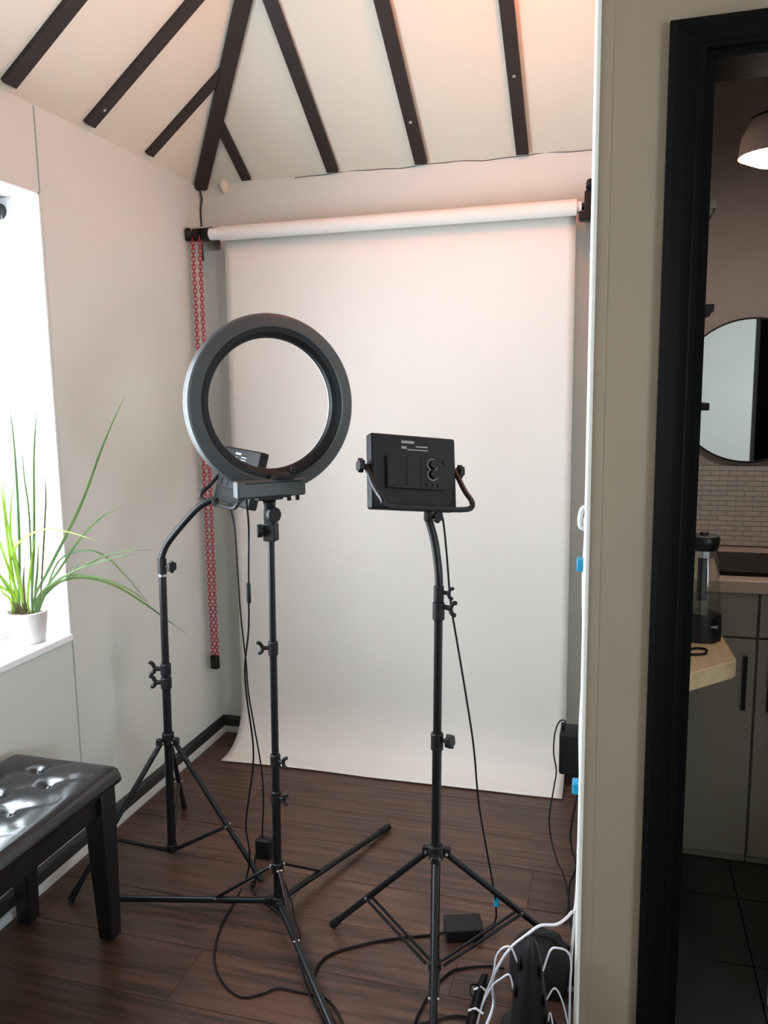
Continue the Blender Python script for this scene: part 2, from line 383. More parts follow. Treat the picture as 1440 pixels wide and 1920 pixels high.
# ================================================================ KITCHEN
KX0, KX1, KY, KZ = .10, 1.5, 3.15, 2.60
struct(MB().box((KX0-.002, KY, -.05), (KX1+.1, KY+.1, KZ)).build('wall_kitchen_back', K['kwall']))
struct(MB().box((KX1, YD+.11, -.05), (KX1+.1, KY+.1, KZ)).build('wall_kitchen_right', K['kwall']))
struct(MB().box((KX0-.002, YD+.11, -.05), (KX0+.004, KY, KZ)).build('wall_kitchen_left', K['kwall']))
struct(MB().box((KX0-.002, YD+.1, KZ), (KX1+.1, KY+.1, KZ+.06)).build('ceiling_kitchen', K['kwall']))
kf = struct(MB().box((KX0-.04, YD+.03, -.055), (KX1, KY, -.004)).build('floor_kitchen', K['grout']))
kf.data.materials[0] = K['casing']
TS = .30; yy = YD+.03; rr = 0
while yy < KY:
    xx = KX0+.004-((rr % 2)*.0)
    for kx in range(5):
        a = xx+kx*TS-.02; MB().box((max(a, KX0+.004)+.002, yy+.002, -.01), (min(a+TS, KX1)-.002, min(yy+TS, KY)-.002, .002)).build('floor_tile', K['slate'], kf)
    yy += TS; rr += 1
# tiled splashback
sp = struct(MB().box((KX0+.004, KY-.006, .926), (1.1, KY, 1.222)).build('trim_splashback', K['grout']))
th_, tw_ = .0182, .058
proto = None
for r in range(16):
    for c in range(11):
        x = KX0+.006+c*tw_-(tw_/2 if r % 2 else 0); z = .929+r*th_
        if x < KX0+.004: continue
        if proto is None:
            proto = MB().box((x+.001, KY-.009, z+.001), (x+tw_-.001, KY-.005, z+th_-.001)).build('tile', K['tile'], sp); px_, pz_ = x, z
        else:
            o = proto.copy(); COL.objects.link(o); o.parent = sp; o.location = (x-px_, 0, z-pz_)
# base units
def unit(x0, x1, label, hx):
    t = thing('base_cabinet', ((x0+x1)/2, 2.9, 0), label, 'cabinet', 'kitchen base cabinets')
    MB().box((x0, 2.62, .055), (x1, KY-.01, .884)).build('body', K['cab'], t)
    MB().box((x0, 2.615, 0.002), (x1, 2.63, .06)).build('plinth', K['cab'], t)
    MB().box((x0+.0015, 2.6, .745), (x1-.0015, 2.62, .882)).build('drawer', K['cab'], t, bevel=.0015)
    d = MB().box((x0+.0015, 2.6, .03), (x1-.0015, 2.62, .738)).build('door', K['cab'], t, bevel=.0015)
    MB().box((hx-.006, 2.572, .52), (hx+.006, 2.584, .69)).box((hx-.004, 2.58, .535), (hx+.004, 2.601, .545)).box((hx-.004, 2.58, .665), (hx+.004, 2.601, .675)).build('handle', K['black'], d)
unit(KX0+.006, .431, 'grey base cabinet half hidden under the oak worktop', .398)
unit(.435, .99, 'wide grey base cabinet away from the oak worktop', .47)
wt = tag(MB().box((KX0+.005, 2.578, .885), (1.0, KY-.007, .925)).build('worktop', K['top'], bevel=.004), 'pale worktop on the grey base cabinets below the round mirror', 'worktop')
# black hob
a = at_z(1355, 1082, .937); b_ = at_z(1345, 1042, .937)
t = thing('hob', (.6, 2.78, .925), 'black glass hob lying on the pale kitchen worktop', 'hob')
MB().prism([(a.x, 2.64), (.93, 2.64), (.93, 2.955), (b_.x-.004, 2.955)], .9252, .941).build('glass_plate', K['hob'], t, bevel=.004)
MB().cyl((.40, 2.73, .941), (.40, 2.73, .9425), .004, 10).build('indicator', K['silver'], t)
MB().lathe([(.07,.9408),(.07,.9416),(.066,.9416),(.066,.9408)], 24, Matrix.Translation((.62, 2.79, 0)), True).build('burner_mark', K['print'], t)
# oak worktop piece with a clipped corner
p1, p2, p3 = at_z(1288, 1264, .8), at_z(1381, 1236, .8), at_z(1362, 1204, .8)
poly = [(KX0+.005, p1.y-.09), (p1.x-.03, p1.y-.04), (p1.x, p1.y), (p2.x-.012, p2.y-.02), (p2.x, p2.y), (p3.x, p3.y), (p3.x-.01, 2.566), (KX0+.005, 2.566)]
ok = thing('oak_counter', (.2, 2.3, 0), 'light oak counter piece with clipped corner carrying the glass kettle', 'counter')
MB().prism(poly, .752, .8).build('counter_top', K['wood_top'], ok, bevel=.003)
MB().bar((.108, 2.5, .752), (.108, 2.5, .45), .03, .008, (1,0,0)).bar((.108, 2.5, .46), (.24, 2.5, .75), .03, .008, (0,0,1)).build('bracket', K['black'], ok)
# kettle
kc = at_z(1314, 1207, .8); kc = Vector((kc.x+.002, kc.y+.058, .8)); T0 = Matrix.Translation(kc)
kt = thing('glass_kettle', kc, 'glass kettle with black base and lid on the oak counter', 'kettle')
R = .056
MB().lathe([(0,.0003),(R,.0003),(R+.001,.03),(R-.001,.075),(R-.006,.078),(0,.078)], 32, T0).build('base', K['kettle'], kt)
MB().lathe([(R-.002,.078),(R-.005,.13),(.041,.222),(.037,.238),(.035,.238),(.039,.220),(R-.008,.13),(R-.005,.079)], 32, T0, True).build('glass_body', K['kglass'], kt)
MB().lathe([(0,.079),(R-.0065,.079),(R-.0085,.118),(0,.118)], 28, T0).build('water', K['kglass'], kt)
MB().lathe([(.0375,.237),(.038,.237),(.038,.255),(.0375,.255),(.035,.255),(.035,.237)], 28, T0, True).build('neck_band', K['silver'], kt)
MB().lathe([(0,.255),(.036,.255),(.040,.262),(.043,.288),(.04,.294),(.012,.296),(.010,.304),(0,.305)], 28, T0).build('lid', K['kettle'], kt)
MB().lathe([(0,.11),(.013,.11),(.013,.237),(0,.237)], 16, T0).build('infuser', K['kettle'], kt)
hp = [kc+Vector(v) for v in ((-.042,-.0,.235),(-.08,0,.225),(-.092,0,.15),(-.082,0,.06),(-.055,0,.04))]
MB().tube(smooth(hp), .009, 10).build('handle', K['kettle'], kt)
MB().box(kc+Vector((.022,-R+.0015,.045)), kc+Vector((.04,-R+.016,.049))).build('print_mark', K['print'], kt)
lp = [at_z(px, py, .804) for px, py in ((1288,1217),(1310,1215),(1324,1218),(1322,1225),(1305,1227),(1288,1226))]
tag(MB().tube(smooth(lp), .0032, 8).build('kettle_cord', K['cable']), 'black kettle cord looped on the oak counter', 'cord')
# round mirror
mc = at_y(1406, 733, KY-.01); Mx = frame(mc, (1,0,0), (0,-1,0)); rm = .252
mt = thing('round_mirror', mc, 'round wall mirror in thin black frame above the splashback', 'mirror')
MB().lathe([(0,.006),(rm-.003,.006),(rm-.003,-.004),(0,-.004)], 64, Mx).build('mirror_glass', K['mirror'], mt)
MB().lathe([(rm-.004,-.008),(rm-.004,.010),(rm+.002,.010),(rm+.002,-.008)], 64, Mx, True).build('frame', K['black'], mt)
# three small black shelves on the kitchen's left wall
for i, (px, py, lab) in enumerate(((1338, 376, 'black wall shelf with bracket, topmost of three beside the round mirror'), (1334, 570, 'black wall shelf with bracket, middle of three beside the round mirror'), (1325, 756, 'plain black wall shelf, lowest of three beside the round mirror'))):
    p = at_y(px, py, 2.62)
    t = thing('wall_shelf', (KX0+.004, 2.75, p.z), lab, 'shelf', 'black shelves beside the mirror')
    MB().box((KX0+.004, 2.62, p.z-.022), (p.x+.008, 2.9, p.z)).build('board', K['black'], t)
    if i < 2:
        d = .075 if i == 0 else .05
        MB().extrude([(KX0+.004, 2.62, p.z-.022), (p.x, 2.62, p.z-.022), (p.x-.002, 2.62, p.z-.034), (p.x-(.03 if i == 0 else .045), 2.62, p.z-d), (KX0+.004, 2.62, p.z-d-.06)], (0,.02,0)).build('bracket', K['black'], t)
# pendant in the kitchen
pc = at_y(1456, 292, 2.45)
kp = thing('kitchen_pendant', pc, 'taupe dome pendant lamp glowing white below in the kitchen', 'pendant lamp')
Mp = Matrix.Translation(pc)
MB().lathe([(.092,.0),(.095,.0),(.088,.05),(.065,.095),(.03,.118),(.012,.125),(.012,.15),(.0,.15)], 40, Mp).build('shade', K['shade'], kp)
MB().lathe([(.066,.094),(.068,.094),(.066,.099),(.064,.099)], 40, Mp, True).build('shade_rim', K['black'], kp)
MB().lathe([(0,-.028),(.05,-.02),(.08,-.006),(.091,.006),(0,.006)], 40, Mp).build('diffuser', K['klamp'], kp)
MB().tube([pc+Vector((0,0,.15)), (pc.x, pc.y, KZ)], .003, 6).build('cord', K['cable'], kp)
# white box just inside the doorway
e = at_z(1430, 1940, 0)
t = thing('storage_box', (.52, 2.05, 0), 'plain white storage box standing just inside the kitchen doorway', 'box')
p = at_y(1432, 1920, 1.96)
bv = Vector((p.x+.004, 1.96, 0)).normalized(); bu = Vector((bv.y, -bv.x, 0)); b0 = Vector((p.x+.004, 1.96, 0))     # turned a little, its side in line with the doorway view
def bquad(g): return [((b0+bu*i+bv*j).x, (b0+bu*i+bv*j).y) for i, j in ((-g,-g),(.26+g,-g),(.26+g,.24+g),(-g,.24+g))]
MB().prism(bquad(0), .002, .27).build('body', K['box'], t, bevel=.006)
MB().prism(bquad(.002), .27, .295).build('lid', K['box'], t, bevel=.006)
# ================================================================ BACKDROP
PX0, PX1 = -1.530, -.154
RC = Vector((0, 3.05, 2.134)); RR = .028
bd = thing('backdrop_roll', (-.85, 3.0, 0), 'white seamless paper backdrop hanging from a roll and sweeping onto the floor', 'backdrop')
MB().tube([(PX0-.004, RC.y, RC.z), (PX1+.004, RC.y, RC.z)], RR, 32).build('paper_roll', K['paper'], bd)
MB().tube([(PX0-.05, RC.y, RC.z), (PX0-.003, RC.y, RC.z)], .023, 24).build('core_end', K['white'], bd)
MB().tube([(PX1+.003, RC.y, RC.z), (PX1+.02, RC.y, RC.z)], .02, 24).build('core_end', K['white'], bd)
MB().tube([(PX0-.062, RC.y, RC.z), (PX0-.046, RC.y, RC.z)], .027, 24).build('end_cap', K['black'], bd)
PB = RC.y+RR
prof = [(PB+.0004, RC.z+.0)]; prof += [(PB-.012*i/14-.004*math.sin(i/14*math.pi), RC.z-(RC.z-.27)*i/14) for i in range(1, 15)]
cx, r0 = PB-.012, .23
for i in range(1, 13):
    t = i/12*math.pi/2; prof.append((cx-.188*(1-math.cos(t))**1.35, .27-.266*math.sin(t)))
prof += [(prof[-1][0]-.02, .003)]
nx = 48; vs = []
for i, (yy, zz) in enumerate(prof):
    for j in range(nx+1):
        u = j/nx; x = PX0+(PX1-PX0)*u
        w = (i/len(prof))**2; dy = .003*math.sin(u*9+i*.2)*w
        dz = 0
        if i > len(prof)-4: dz = .0012+.0025*abs(math.sin(u*7))
        xx = x-(.004*(1-u)**3*max(0, (i-20)/8))
        vs.append((xx, yy+dy+(.012*u if i > 20 else 0), max(zz+dz, .0025)))
fs = [(i*(nx+1)+j, i*(nx+1)+j+1, (i+1)*(nx+1)+j+1, (i+1)*(nx+1)+j) for i in range(len(prof)-1) for j in range(nx)]
MB().add(vs, fs, True).build('paper_sheet', K['paper'], bd, solid=.0009, sharp=80)
# brackets that carry the roll
lb = thing('roll_bracket', (-1.64, 3.10, 2.10), 'black and silver roller bracket with round knob in the wall corner', 'bracket', None)
MB().box((-1.665, 3.075, 2.165), (-1.585, 3.156, 2.171)).box((-1.665, 3.15, 2.09), (-1.585, 3.1555, 2.171)).build('plate', K['silver'], lb)
MB().box((-1.652, 3.035, 2.112), (-1.598, 3.085, 2.158)).build('clamp', K['black'], lb, bevel=.004)
MB().cyl((-1.668, 3.02, 2.134), (-1.652, 3.03, 2.134), .026, 20).cyl((-1.652, 3.03, 2.134), (-1.625, 3.05, 2.134), .008, 12).build('knob', K['black'], lb, bevel=.004)
MB().cyl((-1.6, 3.05, 2.134), (-1.573, 3.05, 2.134), .011, 16).build('shaft', K['silver'], lb)
MB().cyl((-1.631, 3.02, 2.134), (-1.612, 3.02, 2.134), .02, 16).build('sprocket', K['black'], lb, bevel=.003)
rb = thing('roll_bracket', (-.11, 3.10, 2.10), 'black roller bracket beside the white wall corner bead', 'bracket', None)
MB().box((-.143, 3.02, 2.085), (-.098, 3.07, 2.115)).box((-.125, 3.035, 2.11), (-.10, 3.065, 2.185)).box((-.125, 3.06, 2.10), (-.095, 3.156, 2.18)).build('clamp', K['black'], rb, bevel=.004)
MB().cyl((-.105, 3.03, 2.19), (-.105, 3.05, 2.215), .016, 14).cyl((-.107, 3.045, 2.17), (-.107, 3.045, 2.20), .007, 10).build('knob', K['black'], rb, bevel=.003)
MB().cyl((-.098, 3.04, 2.165), (-.08, 3.04, 2.165), .018, 14).build('knob', K['black'], rb, bevel=.003)
MB().cyl((-.15, 3.05, 2.134), (-.12, 3.05, 2.134), .012, 16).build('shaft', K['black'], rb)
# red chain: two strands of plastic links with a weight at the bottom
ch = thing('backdrop_chain', (-1.637, 3.06, .34), 'red plastic pull chain hanging in two strands from the corner bracket', 'chain')
def link_mesh():
    pts = []
    for k in range(12):
        a = 2*math.pi*k/12; pts.append(Vector((.0072*math.cos(a), 0, .0085*math.sin(a)+(.0025 if math.sin(a) > 0 else -.0025))))
    mb = MB(); n = 5; k = len(pts); vs = []; rr = .0021
    for i in range(k):
        t = (pts[(i+1) % k]-pts[i-1]).normalized(); u = Vector((0,1,0)); w = t.cross(u)
        vs += [pts[i]+rr*(math.cos(2*math.pi*j/n)*u+math.sin(2*math.pi*j/n)*w) for j in range(n)]
    fs = [(i*n+j, i*n+(j+1) % n, ((i+1) % k)*n+(j+1) % n, ((i+1) % k)*n+j) for i in range(k) for j in range(n)]
    me = bpy.data.meshes.new('link'); me.from_pydata([tuple(v) for v in vs], [], fs); me.polygons.foreach_set('use_smooth', [True]*len(fs)); me.materials.append(K['red']); return me
LM = link_mesh(); base = Vector(ch['_o'])
ztop, zbot, pitch = 2.115, .385, .0152
for s in (0, 1):
    n = int((ztop-zbot)/pitch)
    for i in range(n):
        f = i/(n-1); z = ztop-f*(ztop-zbot)
        x = -1.641+s*.030*(1-f*.35)+.004*f-.005*s*0; yv = 3.022+.012*math.sin(f*3)*0
        o = bpy.data.objects.new('link', LM); COL.objects.link(o); o.parent = ch
        o.location = Vector((x, yv, z))-base; o.rotation_euler = (0, 0, (.35 if i % 2 else .35+math.pi/2))
MB().box((-1.645, 3.008, .335), (-1.612, 3.036, .395)).build('weight', K['black'], ch, bevel=.005)

# ================================================================ LIGHT STANDS
def knob(p, d, L=.03, w=.034, t=.012, parent=None, up=(0,0,1), name='knob', m='plastic', lobes=True):
    p, d = Vector(p), Vector(d).normalized(); mb = MB()
    mb.cyl(p, p+d*L*.6, .005, 10)
    u = Vector(up); u = (u-d*u.dot(d)).normalized(); q = d.cross(u)
    e = p+d*L
    M = frame(e, u, q) if True else None
    prof = []
    n = 14
    for k in range(n):
        a = 2*math.pi*k/n; r = w/2*(1+.18*math.cos(6*a)) if lobes else w/2
        prof.append(e-d*t/2+(u*math.cos(a)+q*math.sin(a))*r)
    mb.extrude(prof, d*t)
    return mb.build(name, K[m], parent, bevel=.002)
def wing(p, d, parent, up=(0,0,1), s=1.):
    p, d = Vector(p), Vector(d).normalized(); u = Vector(up)
    mb = MB().cyl(p, p+d*.016*s, .0055*s, 10)
    e = p+d*.016*s
    mb.tube(smooth([e-u*.001+d*.0, e+d*.006*s+u*.012*s, e+d*.016*s+u*.016*s], 4), [.005*s]*8+[.003*s], 8)
    mb.tube(smooth([e+u*.001, e+d*.004*s-u*.010*s, e+d*.013*s-u*.014*s], 4), [.005*s]*8+[.003*s], 8)
    return mb.build('wing_knob', K['plastic'], parent)
def lerp(a, b, t): return Vector(a)*(1-t)+Vector(b)*t
def zpt(P0, P1, z): t = (z-P0.z)/(P1.z-P0.z); return lerp(P0, P1, t)

def tripod(root, P0, P1, zc, feet, zhub, lr=.0085, br=.0045, frac=.55, double=False):
    c = zpt(P0, P1, zc); h = zpt(P0, P1, zhub)
    MB().cyl(c-Vector((0,0,.02)), c+Vector((0,0,.018)), .019, 20).build('collar', K['plastic'], root, bevel=.003)
    MB().cyl(h-Vector((0,0,.012)), h+Vector((0,0,.014)), .017, 20).build('hub', K['plastic'], root, bevel=.003)
    for f in feet:
        f = Vector(f); d = Vector((f.x-c.x, f.y-c.y, 0)).normalized()
        a = c+d*.024-Vector((0,0,.008)); g = (f-a).normalized()
        lg = MB().tube([a, f], lr, 12).build('leg', K['black_tube'], root)
        MB().tube([f-g*.035, f+g*.002], lr+.0022, 12).build('rubber_foot', K['plastic'], lg)
        side = d.cross(Vector((0,0,1)))
        MB().box(c+d*.03-Vector((.009,.009,.018)), c+d*.03+Vector((.009,.009,.004))).build('hinge', K['plastic'], root, bevel=.002)
        MB().cyl(a-side*.012, a+side*.012, .004, 10).build('rivet', K['silver'], root)
        mid = lerp(a, f, frac); ha = h+d*.02
        offs = (-.009, .009) if double else (0,)
        mb = MB()
        for q in offs: mb.tube([mid+side*q, ha+side*q], br, 8)
        mb.build('brace', K['black_tube'], root)
        MB().cyl(mid-side*.013, mid+side*.013, .0038, 10).build('rivet', K['silver'], root)

def led_panel(root, c, xa, za, W_, H_, yoke_out, side):
    """panel seen from behind: local x right, z up, -y towards the viewer's side (the back of the light)"""
    M = frame(c, xa, za); D = .032
    b = MB(M).box((-W_/2, -D/2, -H_/2), (W_/2, D/2, H_/2)).build('panel_shell', K['panel'], root, bevel=.006, seg=3)
    MB(M).box((-W_/2+.008, D/2-.001, -H_/2+.008), (W_/2-.008, D/2+.003, H_/2-.008)).build('diffuser', K['diff'], root)
    # raised battery / control plate
    y = -D/2
    cp = MB(M).box((-W_*.34, y-.010, -H_*.23), (W_*.36, y+.001, H_*.20)).build('control_plate', K['plastic'], root, bevel=.002)
    MB(M).box((-W_*.115, y-.0115, -H_*.19), (-W_*.105, y-.009, H_*.18)).build('slot', K['black'], cp)
    MB(M).box((W_*.055, y-.0115, -H_*.19), (W_*.065, y-.009, H_*.18)).build('slot', K['black'], cp)
    MB(M).box((-W_*.33, y-.012, -H_*.2), (-W_*.27, y-.009, H_*.18)).build('contact_strip', K['black'], cp)
    for zz in (.105, -.03):
        Mk = M @ Matrix.Translation((W_*.19, y-.010, H_*zz)) @ Matrix.Rotation(math.pi/2, 4, 'X')
        MB().lathe([(0,.012),(.0095,.012),(.0115,.008),(.012,0)], 18, Mk).build('dial', K['plastic'], cp)
        MB().lathe([(.012,0),(.0145,0),(.0145,.0015),(.012,.0015)], 18, Mk, True).build('dial_ring', K['print'], cp)
    for xx, zz in ((.13,-.17),(.2,-.17),(.26,-.17),(.33,.14)):
        Mk = M @ Matrix.Translation((W_*xx, y-.010, H_*zz)) @ Matrix.Rotation(math.pi/2, 4, 'X')
        MB().lathe([(0,.004),(.004,.004),(.0042,0)], 10, Mk).build('button', K['black'], cp)
    # pale print above the plate (too small to read in the photograph)
    for x0, x1, zz, h in ((-.15,-.0,.385,.006),(-.15,-.09,.31,.006),(-.08,.16,.295,.0025),(.02,.16,.34,.003)):
        MB(M).box((W_*x0, y-.0004, H_*zz), (W_*x1, y+.0005, H_*zz+h)).build('print_mark', K['print'], b)
    # side knobs
    for s in (-1, 1):
        p = M @ Vector((s*W_/2, 0, .012)); d = M.to_3x3() @ Vector((s, 0, 0))
        knob(p, d, .02, .030, .013, root, M.to_3x3() @ Vector((0,0,1)))
    # U-shaped yoke
    yo = yoke_out
    loc = [(-W_/2-.006, 0, .012), (-W_/2-.006, yo*.55, -H_*.25), (-W_/2-.004, yo*.95, -H_*.42), (-W_/2+.012, yo, -H_*.5-.004),
           (0, yo, -H_*.5-.006), (W_/2-.012, yo, -H_*.5-.004), (W_/2+.004, yo*.95, -H_*.42), (W_/2+.006, yo*.55, -H_*.25), (W_/2+.006, 0, .012)]
    pts = [M @ Vector(v) for v in loc]
    MB().tube(smooth(pts, 4), .0065, 8).build('yoke', K['black'], root)
    return M, M @ Vector((0, yo, -H_*.5-.006))

# ---- right stand with LED panel
P0 = Vector((-.409, 1.838, .03)); P1 = at_y(823, 1085, 1.838)
s3 = thing('light_stand', (P0.x, P0.y, 0), 'black light stand carrying the flat light panel that stands clear of the ring', 'light stand')
fl3 = [at_z(624, 1733, .008), at_z(1062, 1778, .008)]
mid3 = (fl3[0]+fl3[1])/2; fl3.append(Vector((-.334, 1.47, .008)))
tripod(s3, P0, P1, .365, fl3, .05, .0085, .0042, .6, True)
MB().tube([zpt(P0, P1, .04), zpt(P0, P1, .66)], .0118, 16).build('lower_tube', K['black_tube'], s3)
MB().tube([zpt(P0, P1, .64), zpt(P0, P1, .985)], .0104, 16).build('upper_tube', K['black_tube'], s3)
for z, r in ((.657, .0155), (.985, .0145)):
    MB().cyl(zpt(P0, P1, z-.024), zpt(P0, P1, z+.02), r, 18).build('clamp', K['plastic'], s3, bevel=.003)
knob(zpt(P0, P1, .660)+Vector((.012, -.004, 0)), (1, -.25, .1), .022, .032, .016, s3)
wing(zpt(P0, P1, .995)+Vector((.012, -.003, 0)), (1, -.2, -.15), s3, (0,0,1), 1.1)
neck = smooth([zpt(P0, P1, .985), P1, at_y(818, 1035, 1.842), at_y(812, 1003, 1.846), at_y(803, 972, 1.85)], 6)
MB().tube(neck, .0098, 14).build('gooseneck', K['black_tube'], s3)
MB().cyl(zpt(P0, P1, 1.005), zpt(P0, P1, 1.045), .0125, 16).build('clamp', K['plastic'], s3, bevel=.003)
wing(zpt(P0, P1, 1.03)+Vector((.010, -.003, 0)), (1, -.2, -.1), s3, (0,0,1), .9)
pc3 = at_y(772, 888, 1.862)
l3 = thing('led_light_panel', pc3-Vector((0,0,.1)), 'black square LED light panel clear of the ring, its back plate and dials in view', 'light panel', None)
M3, yk = led_panel(l3, pc3, (.7715,.6269,-.1084), (-.0782,.2625,.9618), .222, .178, -.085, 1)
MB().tube([neck[-1], yk], .011, 12).build('head_joint', K['plastic'], s3)
knob(at_y(812, 968, 1.84), (.8,-.6,0), .014, .026, .014, s3)

# ---- left stand with its panel behind the ring
P0 = Vector((-1.362, 2.178, .03)); P1 = at_y(303.5, 1045, 2.178)
s1 = thing('light_stand', (P0.x, P0.y, 0), 'black light stand with bent neck between the wall and the ring light stand', 'light stand')
tripod(s1, P0, P1, .415, [at_z(133, 1686, .008), at_z(489, 1648, .008), at_z(345, 1511, .008)], .035, .0085, .0065, .62)
MB().tube([zpt(P0, P1, .02), zpt(P0, P1, .63)], .0135, 16).build('lower_tube', K['black_tube'], s1)
MB().tube([zpt(P0, P1, .60), zpt(P0, P1, .955)], .0118, 16).build('upper_tube', K['black_tube'], s1)
MB().tube([zpt(P0, P1, .945), zpt(P0, P1, .952)], .0128, 16).build('silver_ring', K['silver'], s1)
for z, r in ((.645, .0165), (.60, .0172)):
    MB().cyl(zpt(P0, P1, z-.02), zpt(P0, P1, z+.018), r, 18).build('clamp', K['plastic'], s1, bevel=.003)
    wing(zpt(P0, P1, z)+Vector((-.013, -.004, 0)), (-1, -.3, .1), s1, (0,0,1), 1.25)
MB().tube([zpt(P0, P1, .955), zpt(P0, P1, 1.0)], .0138, 16).build('sleeve', K['plastic'], s1)
knob(zpt(P0, P1, .978)+Vector((.012,-.002,0)), (1,-.2,0), .026, .034, .011, s1)
neck = smooth([zpt(P0, P1, .99), P1, at_y(314, 1019, 2.185), at_y(345, 980, 2.20), at_y(374, 950, 2.215), at_y(401, 936, 2.23)], 6)
MB().tube(neck, .0105, 14).build('gooseneck', K['black_tube'], s1)
pc1 = Vector((-1.122, 2.30, 1.243))
l1 = thing('led_light_panel', pc1-Vector((0,0,.1)), 'black LED light panel partly hidden behind the ring light', 'light panel', None)
M1, yk = led_panel(l1, pc1, (.8301,-.5553,-.0506), (.193,.2011,.9604), .218, .178, -.06, 1)
MB().tube([neck[-1], lerp(neck[-1], yk, .5)+Vector((0,0,-.004)), yk], .0125, 12).build('head_joint', K['plastic'], s1)

# ---- ring light stand: legs flat on the floor
P0 = Vector((-.908, 1.995, .02)); P1 = at_y(508, 1003, 2.0)
s2 = thing('light_stand', (P0.x, P0.y, 0), 'black light stand with legs spread flat carrying the ring light', 'light stand')
hub = zpt(P0, P1, .042); col = zpt(P0, P1, .148)
MB().cyl(hub-Vector((0,0,.016)), hub+Vector((0,0,.016)), .019, 20).build('hub', K['plastic'], s2, bevel=.003)
MB().cyl(col-Vector((0,0,.016)), col+Vector((0,0,.016)), .0175, 20).build('collar', K['plastic'], s2, bevel=.003)
fR = at_z(728, 1550, .014)
LL = (Vector((fR.x, fR.y, 0))-Vector((hub.x, hub.y, 0))).length
dL = (at_z(225, 1683, .014)-at_z(500, 1691, .03)); dL.z = 0; dL.normalize()
dF = (at_z(618, 1915, .014)-at_z(545, 1745, .03)); dF.z = 0; dF.normalize()
feet = [fR, Vector((hub.x, hub.y, .014))+dL*LL, Vector((hub.x, hub.y, .014))+dF*LL]
for f in feet:
    d = Vector((f.x-hub.x, f.y-hub.y, 0)).normalized(); side = d.cross(Vector((0,0,1))); a = hub+d*.022; g = (f-a).normalized()
    lg = MB().tube([a, f], .0095, 12).build('leg', K['black_tube'], s2)
    MB().tube([f-g*.05, f+g*.002], .0115, 12).build('rubber_foot', K['plastic'], lg)
    MB().box(hub+d*.026-Vector((.010,.010,.012)), hub+d*.026+Vector((.010,.010,.012))).build('hinge', K['plastic'], s2, bevel=.002)
    mid = a+g*.165+Vector((0,0,.006)); ca = col+d*.022
    MB().bar(ca, mid, .011, .008, (0,0,1)).build('brace', K['black_tube'], s2, bevel=.002)
    for q in (mid, ca, a): MB().cyl(q-side*.0085, q+side*.0085, .003, 10).build('rivet', K['silver'], s2)
MB().tube([zpt(P0, P1, .03), zpt(P0, P1, .36)], .0122, 16).build('lower_tube', K['black_tube'], s2)
MB().tube([zpt(P0, P1, .34), zpt(P0, P1, .48)], .0112, 16).build('middle_tube', K['black_tube'], s2)
MB().tube([zpt(P0, P1, .46), zpt(P0, P1, .81)], .0102, 16).build('upper_tube', K['black_tube'], s2)
MB().tube([zpt(P0, P1, .79), zpt(P0, P1, 1.14)], .0092, 16).build('top_tube', K['black_tube'], s2)
for z, r, dd in ((.365, .0148, (.9,-.3,0)), (.475, .0145, (.9,-.3,0)), (.805, .0138, (-.9,-.4,0))):
    MB().cyl(zpt(P0, P1, z-.022), zpt(P0, P1, z+.018), r, 18).build('clamp', K['plastic'], s2, bevel=.003)
    wing(zpt(P0, P1, z)+Vector(dd)*.012, dd, s2, (0,0,1), 1.05)
# tilt head
hd_ = zpt(P0, P1, 1.135); rc = at_y(511, 757, 2.0)
MB().box(hd_-Vector((.018,.016,.03)), hd_+Vector((.018,.016,.02))).box(hd_+Vector((-.016,-.014,.01)), hd_+Vector((.012,.014,.06))).build('tilt_head', K['plastic'], s2, bevel=.004)
knob(hd_+Vector((.006,-.012,.045)), (.9,-.5,0), .014, .042, .014, s2, lobes=False)
knob(hd_+Vector((-.014,-.012,.0)), (-.9,-.5,0), .012, .036, .014, s2, lobes=False)
# ring
az = math.radians(45); nrm = Vector((math.sin(az), -math.cos(az), .02)).normalized()
rx = Vector((math.cos(az), math.sin(az), 0)); up = nrm.cross(rx)*-1 if (nrm.cross(rx)).z < 0 else nrm.cross(rx)
Mr = Matrix.Identity(4)
for i in range(3): Mr[i][0], Mr[i][1], Mr[i][2], Mr[i][3] = rx[i], up[i], nrm[i], rc[i]
rl = thing('ring_light', rc-Vector((0,0,.24)), 'large dark grey ring light seen from behind on its stand', 'ring light')
k_ = .976
MB().lathe([(.239*k_,-.016),(.2405*k_,-.002),(.236*k_,.009),(.231*k_,.013),(.206*k_,.019),(.203*k_,.018),(.202*k_,.011),(.202*k_,-.016)], 96, Mr, True).build('housing', K['ring'], rl, sharp=18)
MB().lathe([(.2025*k_,.0105),(.190*k_,.008),(.179*k_,.0),(.176*k_,-.006),(.176*k_,-.016),(.2025*k_,-.016)], 96, Mr, True).build('inner_band', K['ring_dark'], rl, sharp=18)
MB().lathe([(.2395*k_,-.0155),(.2385*k_,-.021),(.228*k_,-.026),(.187*k_,-.026),(.177*k_,-.021),(.1765*k_,-.0155)], 96, Mr, True).build('diffuser', K['diff'], rl)
MB(Mr).box((-.122,-.244,.004), (.070,-.196,.040)).build('control_box', K['ring'], rl, bevel=.006, seg=3)
MB(Mr).box((-.05,-.246,.0395), (.02,-.242,.042)).box((-.10,-.206,.0395), (.055,-.203,.042)).build('ridge', K['ring_dark'], rl)
MB(Mr).lathe([(0,.012),(.018,.011),(.03,.004),(.034,0)], 20, Mr @ Matrix.Translation((.01,-.203,.02)) @ Matrix.Rotation(-math.pi/2, 4, 'X')) if False else None
MB().lathe([(.036,0),(.034,.008),(.022,.014),(0,.016)], 24, Mr @ Matrix.Translation((.008,-.197,.02)) @ Matrix.Rotation(-math.pi/2, 4, 'X')).build('hot_shoe', K['ring_dark'], rl)
